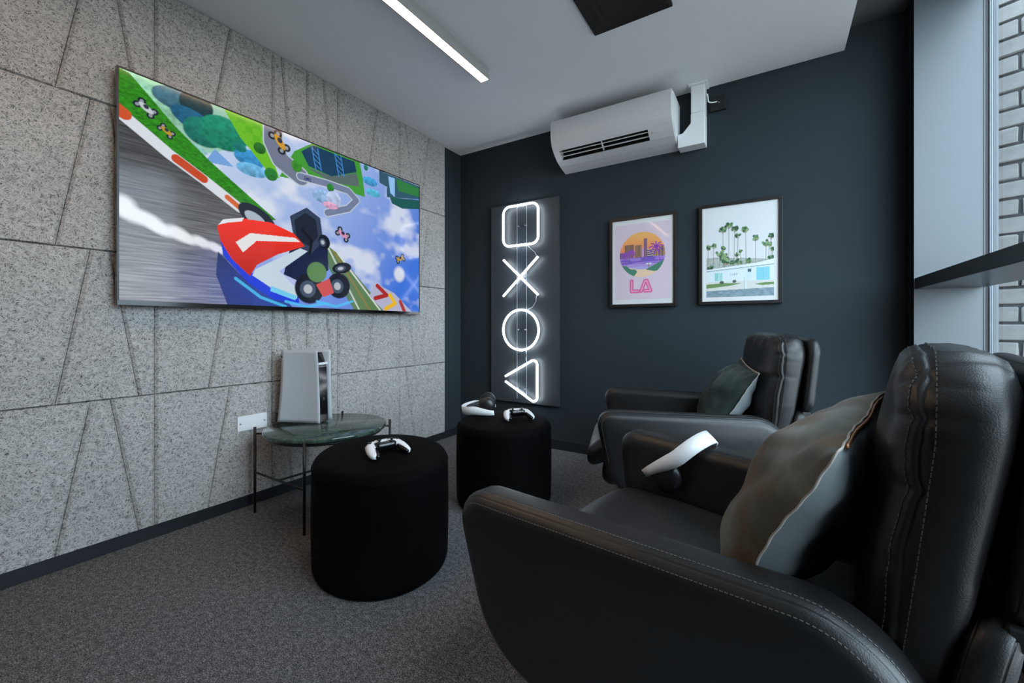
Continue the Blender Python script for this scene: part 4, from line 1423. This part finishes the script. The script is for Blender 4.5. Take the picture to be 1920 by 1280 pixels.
# ------------------------------------------------------------------ armchair (faces local -x, y across, origin on the floor)
def build_chair(label):
    t = thing('armchair', label, 'armchair', (0, 0, 0), 0, 'black leather swivel armchairs')
    T = 0.105
    arm = rounded_outline([(-0.460, 0.588, 0.060), (0.245, 0.576, 0.15), (0.405, 0.36, 0.11), (0.30, 0.195, 0.09), (-0.385, 0.195, 0.19)], 150)
    seam_a = math.radians(52)
    rings = round_rings(T, 0.038, seam_a, 9)
    for s in (-1, 1):
        def put(a, b, h, s=s):
            y = 0.365 - 0.112 * (a + 0.45) - 0.03 * max(0.0, 0.5 - b) / 0.3
            return (a, s * (y - h), b)
        ar = pad('armrest', arm, rings, put, M['leather'], t, 0.007, 0.007, 6)
        bm = bmesh.new()
        for ang in (math.radians(30), math.radians(74)):
            d = 0.038 * (1 - math.sin(ang))
            h = -T / 2 + 0.038 * (1 - math.cos(ang))
            o = inset_outline(arm, d)
            nn = inset_outline(arm, d - 0.01) - o
            dn = nn / np.linalg.norm(nn, axis=1)[:, None]
            idx = [k for k in range(len(o)) if o[k][1] > 0.36]
            # keep the run continuous over the top
            idx.sort(key=lambda k: math.atan2(o[k][1] - 0.36, o[k][0] - 0.0), reverse=True)
            P = [put(o[k][0], o[k][1], h) for k in idx]
            Nn = []
            for k in idx:
                n3 = Vector((dn[k][0] * math.sin(ang), s * math.cos(ang), dn[k][1] * math.sin(ang)))
                Nn.append(n3)
            add_stitches(bm, P, Nn)
        st_ = from_bm('stitching', bm, M['arm_thread'], ar)
        st_['kind'] = 'stuff'
    # seat cushion with rolled front, and the upholstered base below
    so = rounded_outline([(-0.480, -0.300, 0.07), (-0.480, 0.300, 0.07), (0.27, 0.235, 0.05), (0.27, -0.235, 0.05)], 120)
    pad('seat_cushion', so, round_rings(0.120, 0.056, None, 8), lambda a, b, h: (a, b, 0.360 + h + 0.012 * math.sin(max(0.0, min(1.0, (0.05 - a) / 0.5)) * math.pi) - 0.9 * max(0.0, -0.36 - a) ** 1.35), M['leather'], t, 0.004, 0.016, 10)
    sb = rounded_outline([(-0.410, -0.290, 0.05), (-0.410, 0.290, 0.05), (0.36, 0.225, 0.05), (0.36, -0.225, 0.05)], 100)
    pad('seat_base', sb, round_rings(0.090, 0.035, None, 6), lambda a, b, h: (a, b, 0.258 + h), M['leather'], t, 0.0, 0.0, 3)
    # back cushion: puffed front, gusset sides, sewn edge
    bo = rounded_outline([(-0.262, 0.405, 0.07), (0.262, 0.405, 0.07), (0.262, 0.914, 0.100), (-0.262, 0.914, 0.100)], 340)
    br_ = [(-0.070, 0.020), (-0.062, 0.010), (-0.052, 0.003), (-0.046, 0.000), (-0.043, 0.0026), (-0.040, 0.000), (-0.028, -0.003), (0.0, -0.004), (0.022, 0.0), (0.036, 0.010), (0.044, 0.028)]

    def lean(b):
        return 0.055 * (b - 0.40) / 0.52 if b < 0.80 else 0.055 * 0.4 / 0.52 + 0.03 * (b - 0.8)

    def put_b(a, b, h):
        if h > 0:
            h *= 0.30 + 0.70 * max(0.0, min(1.0, (b - 0.42) / 0.42))
        x = 0.304 + h + lean(b)
        # creases gathered at the sewn edges
        e = abs(a) / 0.262
        topd = max(0.0, min(1.0, (b - 0.80) / 0.11))
        cr = 0.0
        for b0, dp, wd, sl in ((0.872, 0.010, 0.008, 0.15), (0.836, 0.011, 0.009, -0.12), (0.800, 0.004, 0.010, 0.2), (0.742, 0.008, 0.011, -0.1), (0.622, 0.003, 0.014, 0.2)):
            cr += dp * math.exp(-((b - b0 - sl * h * (1 if a > 0 else -1) - 0.25 * (1 - e) * 0.1) / wd) ** 2)
        env = max(0.0, min(1.0, (e - 0.45) / 0.5)) ** 1.5
        soft = 0.0035 * math.sin(b * 21 + 2 * math.sin(b * 9) + a * 6) * max(0.0, e - 0.2)
        tcr = 0.0
        for a0, dp, wd in ((-0.20, 0.008, 0.012), (-0.155, 0.006, 0.012), (-0.06, 0.005, 0.02), (0.05, 0.005, 0.016), (0.16, 0.007, 0.014), (0.215, 0.006, 0.012)):
            tcr += dp * math.exp(-((a - a0 - 0.25 * h) / wd) ** 2)
        tcr *= topd
        yy = a * (1.0 - 0.08 * max(0.0, (0.62 - b) / 0.22))
        front = 1.0 if h < -0.035 else 0.0
        sg_ = 1 if a > 0 else -1
        return (x + front * (cr * env * 0.6 + soft + tcr * 0.5), yy - (sg_ * cr * 0.55 * max(0.0, 1.0 - (h + 0.045) / 0.05) if (e > 0.93 and not front) else 0.0), b - (tcr * 0.9 if b > 0.87 else 0.0))
    bc = pad('back_cushion', bo, br_, put_b, M['leather'], t, 0.030, 0.01, 14)
    bm = bmesh.new()
    for (h, d) in ((-0.0575, 0.0055), (-0.032, -0.0035)):
        o = inset_outline(bo, d)
        c0 = bo.mean(axis=0)
        P = [put_b(p[0], p[1], h) for p in np.vstack([o, o[:1]])]
        nn = inset_outline(bo, d - 0.01) - o
        Nn = [Vector((-0.6 if h < -0.05 else -0.1, n_[0] * 100, n_[1] * 100)) for n_ in np.vstack([nn, nn[:1]])]
        add_stitches(bm, P, Nn, 0.0085, 0.0055, 0.0013)
    st_ = from_bm('stitching', bm, M['thread'], bc)
    st_['kind'] = 'stuff'
    # the shell behind the cushion, hinged above a lower shell
    sh = rounded_outline([(-0.268, 0.590, 0.05), (0.268, 0.590, 0.05), (0.268, 0.900, 0.07), (-0.268, 0.900, 0.07)], 120)
    bs = pad('back_shell', sh, round_rings(0.042, 0.018, math.radians(50), 6), lambda a, b, h: (0.392 + h + 0.10 * (b - 0.59), a, b), M['leather'], t, 0.003, 0.003, 4)
    ls = rounded_outline([(-0.285, 0.230, 0.06), (0.285, 0.230, 0.06), (0.265, 0.600, 0.05), (-0.265, 0.600, 0.05)], 120)
    pad('lower_shell', ls, round_rings(0.046, 0.018, math.radians(50), 6), lambda a, b, h: (0.330 + h + 0.055 * max(0, (b - 0.30) / 0.3) + 0.5 * max(0, (abs(a) - 0.2)) * -0.6, a, b), M['leather'], t, 0.003, 0.003, 4)
    for s in (-1, 1):
        box('hinge', (0.372, s * 0.235 - 0.016, 0.566), (0.405, s * 0.235 + 0.016, 0.596), M['matte_black'], t, 0.005)
    # swivel column and round foot
    lathe('column', [(0.030, 0.018), (0.030, 0.195), (0.11, 0.199), (0.11, 0.2035)], M['black_metal'], t, 32)
    lathe('foot_disc', [(0.250, 0.0), (0.252, 0.004), (0.246, 0.010), (0.05, 0.019), (0.03, 0.020)], M['black_metal'], t, 64)
    return t


chair_a = build_chair('black leather swivel armchair beside the window ledge with headset over one arm')
chair_b = copy_tree(chair_a)
chair_b['label'] = 'black leather swivel armchair against the charcoal wall below the framed posters'
for ch_ in chair_b.children:
    if ch_.name.startswith('seat_'):
        ch_.location = (-0.025, 0.0, 0.030 if 'cushion' in ch_.name else 0.012)
CH_A = ((-0.085, 1.049), math.radians(-11.0))
CH_B = ((-0.329, 2.227), math.radians(17.0))
chair_a.location = (*CH_A[0], 0.0)
chair_a.rotation_euler = (0, 0, CH_A[1])
chair_b.location = (*CH_B[0], 0.0)
chair_b.rotation_euler = (0, 0, CH_B[1])


def chair_matrix(ch):
    return Matrix.Translation((ch[0][0], ch[0][1], 0)) @ Matrix.Rotation(ch[1], 4, 'Z')


# ------------------------------------------------------------------ scatter cushions
def cushion(label, mw, front, back, size, seed, zipped=False):
    """local: x, y in the plane of the cushion, +z is the showy front"""
    t = thing('cushion', label, 'cushion', (0, 0, 0))
    t.matrix_world = mw
    n = 44
    S2 = size / 2

    def shape(u, v, side):
        # concave edges and pointed corners
        cu = 1 - 0.055 * (1 - v * v) * abs(u) ** 3
        cv = 1 - 0.055 * (1 - u * u) * abs(v) ** 3
        x, y = S2 * u * cu, S2 * v * cv
        b_ = max(0.0, (1 - u * u)) ** 0.62 * max(0.0, (1 - v * v)) ** 0.62
        z = (0.100 if side > 0 else 0.080) * b_
        nz = mnoise.noise(Vector((u * 2.1 + seed, v * 2.1, 0.3 * side)))
        edge = max(abs(u), abs(v))
        wr = 0.006 * math.sin(17 * u + 5 * math.sin(4 * v + seed)) * abs(v) ** 2 + 0.006 * math.sin(15 * v + 4 * math.sin(5 * u + seed)) * abs(u) ** 2
        z = z * (1 + 0.22 * nz) + (wr * (1 - edge ** 6) * 0.9 if edge < 1 else 0)
        drift = 0.012 * mnoise.noise(Vector((u * 1.6 + seed * 3, v * 1.6, 5.0)))
        return Vector((x, y, side * max(z, 0.0) + drift))
    for side, nm, m in ((1, 'front_cover', front), (-1, 'back_cover', back)):
        v, f = [], []
        for j in range(n + 1):
            for i in range(n + 1):
                v.append(shape(2 * i / n - 1, 2 * j / n - 1, side))
        for j in range(n):
            for i in range(n):
                a = j * (n + 1) + i
                q = (a, a + 1, a + n + 2, a + n + 1)
                f.append(q if side > 0 else q[::-1])
        me = bpy.data.meshes.new(nm)
        me.from_pydata([tuple(p) for p in v], [], f)
        link(nm, me, m, t, True)
    ring = []
    for k in range(4 * n):
        e, w = divmod(k, n)
        q = 2 * w / n - 1
        ring.append(((q, -1), (1, q), (-q, 1), (-1, -q))[e])
    P = [shape(u, v, 1) * 1.0 + Vector((u * 0.004, v * 0.004, 0.0008 * math.sin(k * 1.3))) for k, (u, v) in enumerate(ring)]
    tube('edge_trim', P, 0.0028, M['trim'], t, 6, True, (1.6, 0.6))
    if zipped:
        tube('zip', [shape(u, 1, 1) + Vector((0, 0.002, -0.004)) for u in np.linspace(-0.8, 0.8, 30)], 0.0035, M['zip'], t, 6)
    return t


def cushion_matrix(ch, top, bottom, lat, twist=0.0, turn=0.0):
    """leaning on the chair back: top and bottom are (x, z) of the mid line in chair space"""
    tz = Vector((top[0] - bottom[0], 0, top[1] - bottom[1])).normalized()     # local +y, up along the cushion
    ex = Vector((0, -1, 0))                                                   # local +x, towards the camera side arm
    ez = ex.cross(tz).normalized()
    if ez.x > 0:
        ex = -ex
        ez = -ez
    c = Vector(((top[0] + bottom[0]) / 2, lat, (top[1] + bottom[1]) / 2))
    m_ = Matrix(((ex.x, tz.x, ez.x, c.x), (ex.y, tz.y, ez.y, c.y), (ex.z, tz.z, ez.z, c.z), (0, 0, 0, 1)))
    m_ = Matrix.Translation(c) @ Matrix.Rotation(math.radians(turn), 4, 'Z') @ Matrix.Translation(-c) @ m_
    return chair_matrix(ch) @ m_ @ Matrix.Rotation(twist, 4, 'Z')


cushion('mottled grey-brown velvet cushion with frayed edge on the armchair beside the window', cushion_matrix(CH_A, (0.232, 0.775), (0.055, 0.450), -0.025, -0.16, -2), M['cush_a'], M['linen'], 0.43, 1.7, True)
cushion('bottle green velvet cushion with pale trim on the armchair below the posters', cushion_matrix(CH_B, (0.235, 0.745), (0.060, 0.445), 0.020, -0.12, 0), M['cush_b'], M['linen'], 0.38, 4.3)

# headset over the arm of the near chair, headset lying on the far pouf
cm = chair_matrix(CH_A)
headset('white and black headset draped over the arm of the window armchair', cm @ frame_matrix((-0.265, 0.338, 0.478), (0.10, 1.0, 0.0), (0.66, 0.0, 0.75)))
headset('white and black headset lying on the pouf near the neon sign', frame_matrix((-1.385, 2.000, PH + 0.054), (-0.53, 0.848, 0.0), (-0.848, -0.53, -0.17)))
